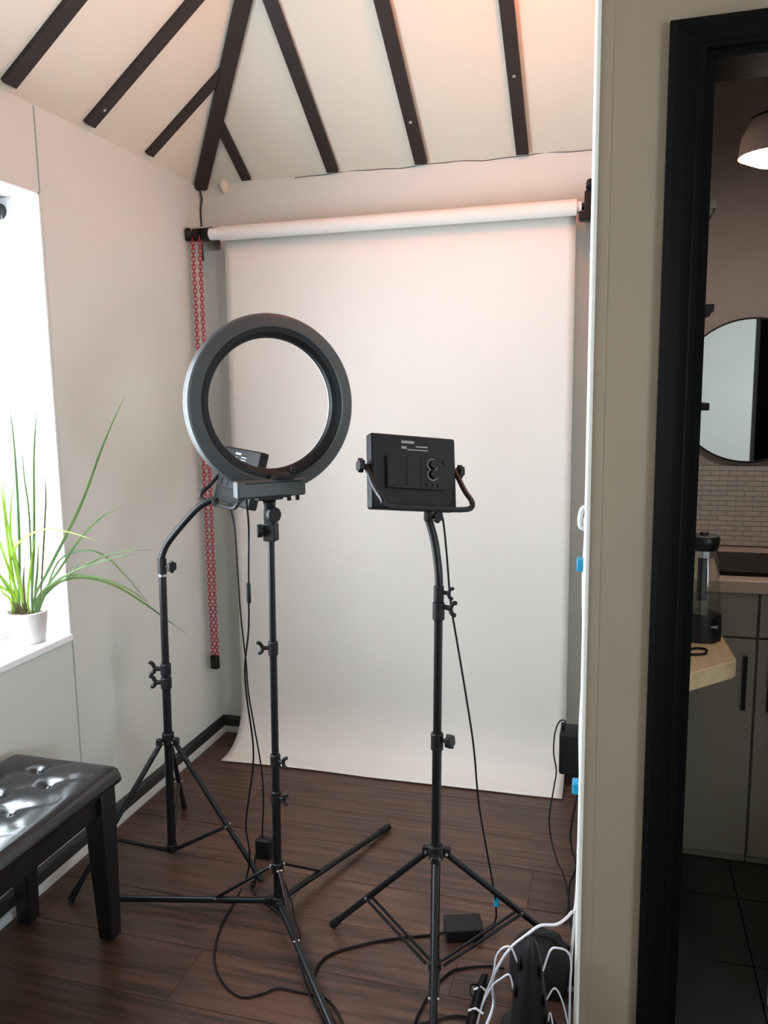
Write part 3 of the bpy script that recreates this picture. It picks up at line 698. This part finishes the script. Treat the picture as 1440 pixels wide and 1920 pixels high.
q0 = Mr @ Vector((.044,-.197,.02)); MB().cyl(q0, q0+up*.018, .005, 10).cyl(q0+up*.014, q0+up*.028, .008, 12).build('peg', K['plastic'], rl)
for u in (.028, .052):
    q1 = Mr @ Vector((u,-.244,.02)); MB().cyl(q1, q1-up*.014, .006, 10).build('dial', K['plastic'], rl)
q2 = Mr @ Vector((-.028,-.246,.018)); 
MB().bar(q2+rx*.035, q2-rx*.035, .03, .012, up).build('mount_plate', K['ring_dark'], rl, bevel=.002)
MB().tube([q2, lerp(q2, hd_+Vector((0,0,.055)), .5), hd_+Vector((0,0,.04))], [.02, .016, .015], 14).build('mount_neck', K['plastic'], rl)

# ================================================================ CABLES AND ADAPTERS
def cable(pts, r=.0028, name='power_cable', m='cable', label=None, cat='cable', group=None, n=8):
    o = MB().tube(smooth(pts, n), r, 7).build(name, K[m], sharp=180)
    return tag(o, label, cat, group)
Y_ = lambda l: [at_y(a, b, c) for a, b, c in l]
G_ = lambda l, z=.004: [at_z(a, b, z) for a, b in l]
# from the clear light panel down to the brick on the floor
cable(Y_([(826,955,1.87),(832,985,1.88),(838,1045,1.89),(845,1130,1.9),(858,1210,1.92),(873,1300,1.94),(888,1400,1.97),(897,1500,1.99),(910,1580,2.02),(921,1640,2.04),(929,1690,2.05)])+G_([(929,1726)], .012)+G_([(912,1742)], .012),
      .0026, label='black cable dropping from the clear light panel to the floor power brick')
pw = thing('power_brick', at_z(872, 1765, 0), 'flat black power brick lying on the floor behind the clear panel stand', 'power adapter')
q = [at_z(838, 1765, 0), at_z(908, 1763, 0)]
bx0 = at_z(837, 1769, 0); bx1 = at_z(908, 1766, 0); dd = (bx1-bx0); dn_ = Vector((-dd.y, dd.x, 0)).normalized()
poly = [(bx0.x, bx0.y), (bx1.x, bx1.y), (bx1.x+dn_.x*.075, bx1.y+dn_.y*.075), (bx0.x+dn_.x*.075, bx0.y+dn_.y*.075)]
MB().prism(poly, .001, .036).build('case', K['plastic'], pw, bevel=.004)
tp = at_y(931, 1690, 2.05)
MB().box(tp-Vector((.007,.004,.016)), tp+Vector((.007,.004,.016))).build('blue_tag', K['blue'], pw, bevel=.002)
cable([Vector((bx0.x+.01, bx0.y+.04, .015))]+G_([(815,1752),(740,1760),(680,1771),(625,1787),(600,1805),(590,1830),(588,1860),(605,1890),(628,1935)]), .0035, label='black mains lead curving over the boards from the floor power brick')
# ring light cables
ra = Mr @ Vector((-.09,-.240,.015)); rb_ = Mr @ Vector((-.06,-.25,.01))
cable([M1 @ Vector((-.03,.0,-.089))]+Y_([(440,990,2.26),(446,1080,2.25),(452,1160,2.25),(461,1240,2.25),(466,1300,2.25),(478,1370,2.25),(490,1440,2.25),(494,1500,2.25),(492,1550,2.25)])+[at_z(492,1580,.05)], .0026, label='thin black cable dropping from the hidden light panel to the upright floor adapter')
cable([ra]+Y_([(466,985,2.04),(466,1050,2.05),(466,1110,2.05),(466,1180,2.06),(459,1250,2.07),(463,1310,2.08),(474,1390,2.1),(474,1440,2.12),(466,1500,2.13),(461,1550,2.13),(468,1600,2.12)])+G_([(462,1645),(440,1690),(415,1735),(402,1785),(408,1825),(432,1858),(460,1870),(495,1862),(522,1853),(560,1860),(600,1868),(625,1885),(650,1935)]), .0028, label='black ring light cable looping across the floor beside the piano bench')
sw = at_y(466, 1112, 2.05)
tag(MB().cyl(sw-Vector((0,0,.03)), sw+Vector((0,0,.03)), .0065, 12).build('cable_switch', K['plastic'], bevel=.003), 'small black inline switch on the ring light cable', 'switch')
cable(G_([(528,1640)], .10)+Y_([(546,1690,1.985),(553,1725,1.96)])+G_([(562,1752)], .02)+G_([(560,1790),(575,1850),(600,1905),(615,1940)], .006), .0026, label='black cable running along the front leg of the ring stand')
cable([at_z(476,1652,.006)]+G_([(470,1660),(485,1685),(505,1700),(540,1735),(570,1790),(592,1850),(622,1905),(640,1945)], .006), .0026, label='black cable threading under the ring stand hub')
ad = thing('upright_adapter', at_z(492, 1612, 0), 'small black adapter standing on the floor behind the ring stand pole', 'power adapter')
ac = at_z(492, 1613, 0); hA = .068
MB().box(ac+Vector((-.026,.0,.0008)), ac+Vector((.026,.035,hA))).build('case', K['plastic'], ad, bevel=.007, seg=3)
MB().box(ac+Vector((-.02,-.0012,.016)), ac+Vector((.02,.001,.05))).build('rating_plate', K['black'], ad)
cable([ac+Vector((-.01,.03,.03)), ac+Vector((-.03,.01,.004))]+G_([(478,1650)], .004)+G_([(474,1662)], .004), .0026, label='short black tail of the upright floor adapter')
# ---- right hand side: wall adapter, white wall cable with blue clips
hk = thing('cable_hook', (XR, 2.1, 1.16), 'white cable hook stuck on the nook wall beside the corner bead', 'hook')
z0 = at_y(1090, 970, 2.08).z
MB().box((XR-.004, 2.05, z0-.03), (XR, 2.1, z0+.035)).build('back_plate', K['white'], hk, bevel=.002)
MB().tube(smooth([(XR-.003, 2.07, z0+.028), (XR-.018, 2.07, z0+.024), (XR-.024, 2.07, z0), (XR-.022, 2.07, z0-.022), (XR-.010, 2.07, z0-.028)], 5), .006, 8).build('hook', K['white'], hk)
wp = [(XR-.012, 2.07, z0+.0)]+[(XR-.008-.003*math.sin(i*1.3), 2.04, z0-.04-i*.085) for i in range(11)]
cable(wp, .0045, 'white_cable', 'wcable', 'white cable running down the nook wall behind the corner bead')
for py, w in ((1058, 'upper'), (1475, 'lower')):
    p = at_x(1087 if py == 1058 else 1079, py, XR-.02)
    p = at_y(1087 if py == 1058 else 1079, py, 2.03)
    t = tag(MB().box((XR-.028, 2.015, p.z-.016), (XR-.0, 2.05, p.z+.016)).build('cable_clip', K['blue'], bevel=.004), 'bright blue cable clip below the white hook' if w == 'upper' else 'bright blue cable clip just below the black wall adapter', 'cable clip')
wa = thing('wall_adapter', (-.10, 2.6, .24), 'large black plug-in adapter on the nook wall beside the paper', 'power adapter')
MB().box((-.150, 2.56, .252), (XR-.008, 2.66, .392)).build('case', K['plastic'], wa, bevel=.008, seg=3)
MB().box((XR-.009, 2.53, .25), (XR, 2.69, .41)).build('socket_plate', K['white'], wa, bevel=.002)
MB().cyl((-.14, 2.6, .388), (-.14, 2.6, .415), .007, 10).build('strain_relief', K['plastic'], wa)
cable([Vector((-.14, 2.6, .405))]+Y_([(1060,1352,2.58),(1050,1352,2.56),(1041,1372,2.55),(1038,1410,2.55),(1043,1445,2.55),(1038,1480,2.54),(1030,1530,2.52),(1033,1570,2.5),(1045,1615,2.41),(1058,1645,2.34)])+G_([(1066,1690)], .004)+G_([(1060,1730)], .004), .0024, label='thin black lead looping out of the plug-in wall adapter')
cable([Vector((-.08, 2.6, .262))]+Y_([(1080,1500,2.5),(1070,1560,2.48),(1072,1590,2.46),(1080,1625,2.37),(1068,1660,2.29)])+G_([(1066,1700)], .005)+G_([(1074,1745)], .005), .0034, label='thicker black lead hanging below the plug-in wall adapter')
# ---- power tower with white leads, black bag behind it, bundle of cords
tw = Vector((-.158, 1.735, 0))
pt = thing('power_tower', tw, 'black fin shaped power tower on the floor with white leads plugged in', 'power strip')
def rrect(w, d, z, n=6, p=1.7):
    out = []
    for k in range(4*n):
        a = 2*math.pi*k/(4*n); c, s = math.cos(a), math.sin(a)
        out.append((tw.x+math.copysign(abs(c)**(2/p), c)*w/2, tw.y+math.copysign(abs(s)**(2/p), s)*d/2, z))
    return out
secs = [(.086,.09,.001),(.088,.092,.02),(.080,.086,.08),(.066,.074,.14),(.050,.058,.195),(.036,.044,.228),(.016,.022,.244)]
mb = MB(); vs = []
for w, d, z in secs: vs += rrect(w, d, z)
n = 24
mb.add(vs, [(i*n+j, i*n+(j+1) % n, (i+1)*n+(j+1) % n, (i+1)*n+j) for i in range(len(secs)-1) for j in range(n)]+[tuple(range(n))[::-1], tuple(range((len(secs)-1)*n, len(secs)*n))], True)
mb.build('body', K['plastic'], pt, sharp=50)
MB().lathe([(0,.001),(.07,.001),(.07,.012),(.06,.016),(0,.016)], 28, Matrix.Translation(tw)).build('foot', K['black'], pt)
socks = []
for s, z in ((-1,.185),(-1,.115),(1,.175),(1,.105),(1,.05)):
    w = np.interp(z, [c[2] for c in secs], [c[0] for c in secs])/2
    p = tw+Vector((s*(w-.002), -.012, z)); MB().box(p-Vector((.003,.012,.012)), p+Vector((.003,.012,.012))).build('socket', K['black'], pt, bevel=.002)
    socks.append(p+Vector((s*.003,0,0)))
def lead(a, pts, r, lab): cable([a]+pts, r, 'white_lead', 'wcable', lab, 'cable')
lead(socks[0], Y_([(958,1777,1.72),(942,1778,1.72),(930,1795,1.73),(924,1830,1.74)])+G_([(905,1880),(890,1945)], .01), .0023, 'white lead from the upper left socket of the power tower')
lead(socks[1], Y_([(955,1828,1.72),(938,1836,1.72),(922,1850,1.73)])+G_([(902,1890),(888,1945)], .014), .0023, 'white lead from the lower left socket of the power tower')
lead(socks[2], Y_([(1032,1782,1.74),(1048,1778,1.75),(1064,1785,1.76),(1071,1805,1.77),(1069,1850,1.77)])+G_([(1067,1925)], .004), .0026, 'white lead arching from the upper right socket of the power tower')
lead(socks[3], Y_([(1040,1853,1.73),(1055,1880,1.74)])+G_([(1068,1935)], .004), .0021, 'white lead from the middle right socket of the power tower')
lead(socks[4], Y_([(1032,1900,1.72)])+G_([(1040,1945)], .004), .0020, 'white lead from the lowest right socket of the power tower')
cable([Vector((XR-.006, 1.97, .42))]+Y_([(1080,1690,1.90),(1070,1712,1.86),(1055,1727,1.82),(1040,1734,1.80),(1012,1736,1.78),(985,1755,1.76),(960,1775,1.75),(938,1805,1.75),(923,1840,1.76)])+G_([(925,1885),(905,1940)], .02), .0036, 'white_cable', 'wcable', 'thick white cable sweeping from the corner bead over the power tower')
# bag
mb = MB(); bc = Vector((-.150, 1.905, 0)); vs = []; n = 28
secs = [(.13,.11,.002),(.148,.125,.02),(.152,.128,.06),(.145,.12,.095),(.11,.09,.12),(.04,.03,.128)]
for i, (w, d, z) in enumerate(secs):
    for k in range(n):
        a = 2*math.pi*k/n; c, s = math.cos(a), math.sin(a); q = 1+.04*math.sin(5*a+i)
        vs.append((bc.x+math.copysign(abs(c)**.7, c)*w/2*q, bc.y+math.copysign(abs(s)**.7, s)*d/2*q, z+.004*math.sin(3*a+i)*(i > 1)))
mb.add(vs, [(i*n+j, i*n+(j+1) % n, (i+1)*n+(j+1) % n, (i+1)*n+j) for i in range(len(secs)-1) for j in range(n)]+[tuple(range(n))[::-1], tuple(range((len(secs)-1)*n, len(secs)*n))], True)
bg_ = thing('cable_bag', bc, 'slumped black fabric bag on the floor behind the power tower', 'bag')
mb.build('body', K['fabric'], bg_, sharp=80)
MB().tube(smooth([(bc.x-.05, bc.y, .112), (bc.x-.03, bc.y-.01, .140), (bc.x+.03, bc.y-.01, .138), (bc.x+.05, bc.y, .110)], 5), .005, 8).build('strap', K['fabric'], bg_)
# bundle
cb = thing('cord_bundle', at_z(895, 1890, 0), 'bundle of black cords tied together on the floor beside the power tower', 'cable bundle')
for k in range(9):
    a = random.uniform(-10, 10); zz = .006+.007*(k % 3)
    pts = [at_z(912+a*.7, 1828, zz), at_z(905+a, 1850, zz+.006), at_z(897+a*1.1, 1880, zz+.004), at_z(888+a*1.2, 1915, zz), at_z(880+a*1.3, 1960, zz)]
    MB().tube(smooth(pts, 5), .0034, 6).build('cord', K['cable'], cb)
for py, px in ((1858, 902), (1898, 892)):
    p = at_z(px, py, .016); MB().tube([p+Vector((-.018,0,0)), p+Vector((0,-.002,.012)), p+Vector((.018,0,0))], .003, 6).build('tie', K['wcable'], cb)
MB().tube(smooth([at_z(905,1850,.012), at_z(885,1846,.02), at_z(882,1862,.02), at_z(893,1875,.012)], 5), .0024, 6).build('loose_loop', K['cable'], cb)
cable([Vector(hub3) for hub3 in (at_z(945,1816,.006), at_z(925,1812,.005), at_z(905,1812,.004), at_z(870,1815,.004), at_z(845,1822,.004), at_z(815,1850,.004), at_z(790,1890,.004), at_z(770,1935,.004))], .003, label='black lead crossing beneath the clear panel stand to the cord bundle')
cable(G_([(885,1908),(850,1905),(810,1915),(775,1925),(740,1950)]), .003, label='black lead lying at the foot of the cord bundle')

# ================================================================ PIANO BENCH
BX0, BX1, BY0, BY1, BZ = -1.645, -1.275, 1.06, 1.832, .505
bn = thing('piano_bench', ((BX0+BX1)/2, (BY0+BY1)/2, 0), 'black piano bench with buttoned leather seat under the window', 'bench')
btn = []
for i, x in enumerate((-1.345, -1.405+.0, -1.49, -1.575)):
    pass
for x, y0 in ((-1.405, 1.678), (-1.492, 1.745), (-1.575, 1.678)):
    y = y0
    while y > BY0+.06: btn.append((x, y)); y -= .146
nx, ny = 44, 88; vs = []
def seat_h(x, y):
    ex = min(x-BX0, BX1-x); ey = min(y-BY0, BY1-y); e = min(ex, ey)
    h = .012*(1-math.exp(-e/.05))
    # rounded rim
    rr = .028
    if ex < rr: h -= rr*.75*(1-math.sqrt(max(0, 1-((rr-ex)/rr)**2)))
    if ey < rr: h -= rr*.75*(1-math.sqrt(max(0, 1-((rr-ey)/rr)**2)))
    for bx, by in btn:
        d2 = (x-bx)**2+(y-by)**2
        if d2 < .01: h -= .021*math.exp(-math.sqrt(d2)/.022)
        # folds towards neighbouring buttons
    return h
def fold(x, y):
    f = 0
    for bx, by in btn:
        for sx, sy in ((1,1),(1,-1)):
            ex_, ey_ = bx+sx*.0865, by+sy*.070
            dx, dy = ex_-bx, ey_-by; L2 = dx*dx+dy*dy
            t = ((x-bx)*dx+(y-by)*dy)/L2
            if 0 <= t <= 1 and ex_ < BX1-.03:
                d = abs((x-bx)*dy-(y-by)*dx)/math.sqrt(L2)
                f = max(f, .003*math.exp(-d/.006))
    return f
for j in range(ny+1):
    for i in range(nx+1):
        # finer spacing at the rim
        u = .5-.5*math.cos(math.pi*i/nx); u = .5*u+.5*i/nx; w = .5-.5*math.cos(math.pi*j/ny); w = .5*w+.5*j/ny
        x = BX0+(BX1-BX0)*u; y = BY0+(BY1-BY0)*w
        zz = BZ-.012+seat_h(x, y)-fold(x, y)
        rc_ = .035; gx = BX0+rc_ if x < BX0+rc_ else (BX1-rc_ if x > BX1-rc_ else x); gy = BY0+rc_ if y < BY0+rc_ else (BY1-rc_ if y > BY1-rc_ else y)
        dl = math.hypot(x-gx, y-gy)
        if gx != x and gy != y and dl > 0:          # round the corners of the cushion
            k2 = max(abs(x-gx), abs(y-gy))/dl; x, y = gx+(x-gx)*k2, gy+(y-gy)*k2
        vs.append((x, y, zz))
fs = [(j*(nx+1)+i, j*(nx+1)+i+1, (j+1)*(nx+1)+i+1, (j+1)*(nx+1)+i) for j in range(ny) for i in range(nx)]
mb = MB().add(vs, fs, True)
# skirt down to the underside
rim = [j*(nx+1) for j in range(ny)]+[ny*(nx+1)+i for i in range(nx)]+[j*(nx+1)+nx for j in range(ny, 0, -1)]+[i for i in range(nx, 0, -1)]
o0 = len(mb.v); m_ = len(rim)
def pull(v, k, z): return (v[0]+((BX0+BX1)/2-v[0])*k, v[1]+((BY0+BY1)/2-v[1])*k*.5, z)
mb.v += [pull(mb.v[r], 0, BZ-.045) for r in rim]+[pull(mb.v[r], .05, BZ-.052) for r in rim]
for a in range(m_):
    b = (a+1) % m_
    mb.f += [(rim[a], rim[b], o0+b, o0+a), (o0+a, o0+b, o0+m_+b, o0+m_+a)]; mb.sm += [True, True]
mb.f.append(tuple(o0+m_+a for a in range(m_))); mb.sm.append(False)
seat = mb.build('seat_cushion', K['leather'], bn, sharp=60)
bt = MB().lathe([(0,.006),(.005,.0052),(.0085,.002),(.009,-.003)], 14).build('button_source', K['leather'], seat)
bmesh_ = bt.data; bpy.data.objects.remove(bt)
org = Vector(bn['_o']); 
bmesh_.transform(Matrix.Translation(org))
for bx, by in btn:
    o = bpy.data.objects.new('button', bmesh_); COL.objects.link(o); o.parent = seat
    o.location = Vector((bx, by, BZ-.012+seat_h(bx, by)+.002))-org
az0, az1 = .380, BZ-.05
MB().box((BX1-.062, BY0+.04, az0), (BX1-.038, BY1-.045, az1)).build('side_apron', K['lacquer'], bn)
MB().box((BX0+.038, BY0+.04, az0), (BX0+.062, BY1-.045, az1)).build('side_apron', K['lacquer'], bn)
MB().box((BX0+.04, BY1-.062, az0), (BX1-.04, BY1-.042, az1)).build('end_apron', K['lacquer'], bn)
MB().box((BX0+.04, BY0+.042, az0), (BX1-.04, BY0+.062, az1)).build('end_apron', K['lacquer'], bn)
for sx, sy in ((1,1),(1,-1),(-1,1),(-1,-1)):
    cx = BX1-.052 if sx > 0 else BX0+.052; cy = BY1-.055 if sy > 0 else BY0+.055
    t_, b_w = .031, .022
    cxb, cyb = cx+sx*.003, cy+sy*.003
    vs = [(cxb+i*b_w, cyb+j*b_w, .006) for i, j in ((-1,-1),(1,-1),(1,1),(-1,1))]+[(cx+i*t_, cy+j*t_, z) for z in (.37, az1) for i, j in ((-1,-1),(1,-1),(1,1),(-1,1))]
    lg = MB().add(vs, [(3,2,1,0),(8,9,10,11)]+[(k*4+i, k*4+(i+1) % 4, k*4+4+(i+1) % 4, k*4+4+i) for k in (0,1) for i in range(4)]).build('leg', K['lacquer'], bn, bevel=.004)
    MB().cyl((cxb, cyb, .0), (cxb, cyb, .008), .014, 14).build('foot_pad', K['plastic'], lg)
    if sx > 0 and sy > 0: MB().cyl((cx+.006, cy-t_-.002, .44), (cx+.006, cy-t_+.004, .44), .005, 10).build('bolt', K['silver'], lg)

# ================================================================ WINDOW DRESSING AND PLANT
rbn = thing('roller_blind', (XL-.11, (WY0+WY1)/2, WZ1-.07), 'white roller blind rolled up at the head of the window', 'blind')
bz, bxx = WZ1-.048, XL-.135
MB().tube([(bxx, WY0+.05, bz), (bxx, WY1-.05, bz)], .022, 20).build('rolled_fabric', K['white'], rbn)
MB().box((bxx-.012, WY1-.012, WZ1-.085), (bxx+.03, WY1-.007, WZ1-.008)).build('end_bracket', K['white'], rbn, bevel=.002)
MB().cyl((bxx, WY1-.05, bz), (bxx, WY1-.012, bz), .0235, 22).build('chain_drum', K['plastic'], rbn)
mb = MB()
for s in (-1, 1):
    for i in range(170):
        p = Vector((bxx+s*.019*(1-i/400), WY1-.03, bz-.012-i*.0052))
        mb.add([p+Vector(v)*.0019 for v in ((1,0,0),(-1,0,0),(0,1,0),(0,-1,0),(0,0,1),(0,0,-1))], [(0,2,4),(2,1,4),(1,3,4),(3,0,4),(2,0,5),(1,2,5),(3,1,5),(0,3,5)], True)
o = mb.build('bead_chain', K['white'], rbn, sharp=180); o['kind'] = 'stuff'

pp = Vector((-1.748, 2.052, WZ0)); Tp = Matrix.Translation(pp)
pl = thing('potted_grass', pp, 'potted spiky grass plant in pale stone pot on the window sill', 'plant')
MB().lathe([(0,.0005),(.046,.0005),(.049,.004),(.060,.085),(.0605,.098),(.056,.1),(.054,.085),(.0,.083)], 40, Tp).build('pot', K['pot'], pl)
MB().lathe([(0,.093),(.02,.095),(.04,.09),(.055,.086)], 24, Tp).build('soil', K['soil'], pl)
def blade(pts, w=.008, m='leaf', th=.0011, face=None):
    P = smooth(pts, 7); k = len(P); vs = []
    for i, p in enumerate(P):
        t = (P[min(i+1, k-1)]-P[max(i-1, 0)]).normalized()
        view = (p-Vector(CAM)).normalized()
        if face is not None: view = Vector(face)
        q = t.cross(view).normalized(); nn = t.cross(q).normalized()
        f = i/(k-1); ww = w*(.75+.5*f if f < .4 else .95*(1-((f-.4)/.6)**2.2)+.02)/2
        vs += [p-q*ww, p+nn*th*.6, p+q*ww, p-nn*th]
    fs = [(i*4+j, i*4+(j+1) % 4, i*4+4+(j+1) % 4, i*4+4+j) for i in range(k-1) for j in range(4)]+[(0,1,2,3), tuple((k-1)*4+j for j in range(4))[::-1]]
    MB().add(vs, fs, True).build('leaf', K[m], pl, sharp=70)
LV = [  # pixel path, end depth (y), width, material
 ([(66,1118),(90,1070),(150,950),(195,830),(243,720)], 2.06, .0095, 'leaf'),
 ([(76,1118),(110,1070),(150,1010),(190,970),(228,950)], 2.08, .0075, 'leaf'),
 ([(74,1122),(110,1088),(160,1060),(215,1037),(292,1030)], 2.10, .0075, 'leaf'),
 ([(70,1122),(92,1098),(145,1068),(215,1046),(262,1037)], 2.05, .0065, 'leaf'),
 ([(76,1122),(105,1090),(140,1078),(200,1087),(250,1110),(284,1136)], 2.14, .0070, 'leaf'),
 ([(78,1125),(112,1092),(158,1083),(215,1098),(270,1131),(310,1160),(352,1190)], 2.235, .0080, 'leaf'),
 ([(84,1115),(112,1050),(160,1032),(200,1045),(245,1090),(284,1138)], 2.12, .0060, 'leaf'),
 ([(22,1118),(18,1065),(35,1018),(80,993),(130,998),(192,1018)], 2.0, .0070, 'leaf2'),
 ([(36,1118),(36,1000),(28,850),(17,752)], 2.04, .0075, 'leaf'),
 ([(60,1118),(64,1000),(64,850),(71,742)], 2.05, .0085, 'leaf'),
 ([(60,1118),(55,970),(45,890),(40,820)], 2.07, .0060, 'leaf'),
 ([(76,1118),(84,980),(86,920),(80,876)], 2.08, .0060, 'leaf3'),
 ([(30,1118),(18,1040),(8,960),(-2,880)], 1.99, .0085, 'leaf2'),
 ([(34,1118),(14,1060),(-6,1000),(-30,930)], 1.96, .0085, 'leaf2'),
 ([(30,1120),(5,1085),(-25,1050),(-55,1010)], 1.94, .0080, 'leaf2'),
 ([(26,1120),(2,1100),(-30,1090),(-70,1100)], 1.92, .0080, 'leaf2'),
 ([(42,1118),(30,1050),(12,970),(4,880)], 2.02, .0080, 'leaf2'),
 ([(46,1118),(44,1090),(46,1055)], 2.03, .0070, 'leaf3'),
 ([(66,1118),(70,1070),(72,1010)], 2.05, .0080, 'leaf'),
 ([(52,1118),(58,1060),(66,1005)], 2.04, .0080, 'leaf2'),
 ([(24,1120),(-5,1070),(-40,1000),(-60,900)], 1.95, .0085, 'leaf'),
 ([(40,1118),(22,1030),(20,960),(26,900)], 2.03, .0070, 'leaf2'),
 ([(82,1122),(98,1098),(128,1082),(150,1050)], 2.07, .0065, 'leaf'),
 ([(18,1122),(5,1110),(-12,1070)], 2.0, .0070, 'leaf2'),
]
for path, ye, w, mt_ in LV:
    k = len(path); pts = []
    for i, (a, b) in enumerate(path): pts.append(at_y(a, b, pp.y-.008+(ye-pp.y+.008)*i/(k-1)))
    root = Vector((min(max(pts[0].x, pp.x-.045), pp.x+.045), pts[0].y, WZ0+.088))
    blade([root]+pts, w, mt_)
# brown dry sheaths at the base
for k in range(7):
    a = random.uniform(0, 6.28); r = random.uniform(.008, .035)
    p = pp+Vector((r*math.cos(a), r*math.sin(a), .088)); blade([p, p+Vector((.004, 0, .02)), p+Vector((.010*math.cos(a), .01*math.sin(a), .045))], .009, 'leaf3')

# ================================================================ ADDED LAMP (unseen above the frame, for the warm ceiling glow)
lp_ = Vector((-.20, 2.24, 2.76))
rl_ = thing('added_pendant', lp_, 'added warm bulb pendant out of view, for the glow on the ceiling', 'pendant lamp')
MB().lathe([(0,-.05),(.02,-.047),(.038,-.032),(.045,-.008),(.038,.018),(.02,.04),(.014,.05),(0,.05)], 24, Matrix.Translation(lp_)).build('bulb', K['bulb'], rl_)
MB().lathe([(0,.045),(.018,.045),(.02,.06),(.02,.1),(.006,.11),(0,.11)], 20, Matrix.Translation(lp_)).build('socket', K['black'], rl_)
MB().tube([lp_+Vector((0,0,.11)), (lp_.x, lp_.y, zb(lp_.y))], .003, 6).build('cord', K['cable'], rl_)
for o in bpy.data.objects:
    if '_o' in o: del o['_o']
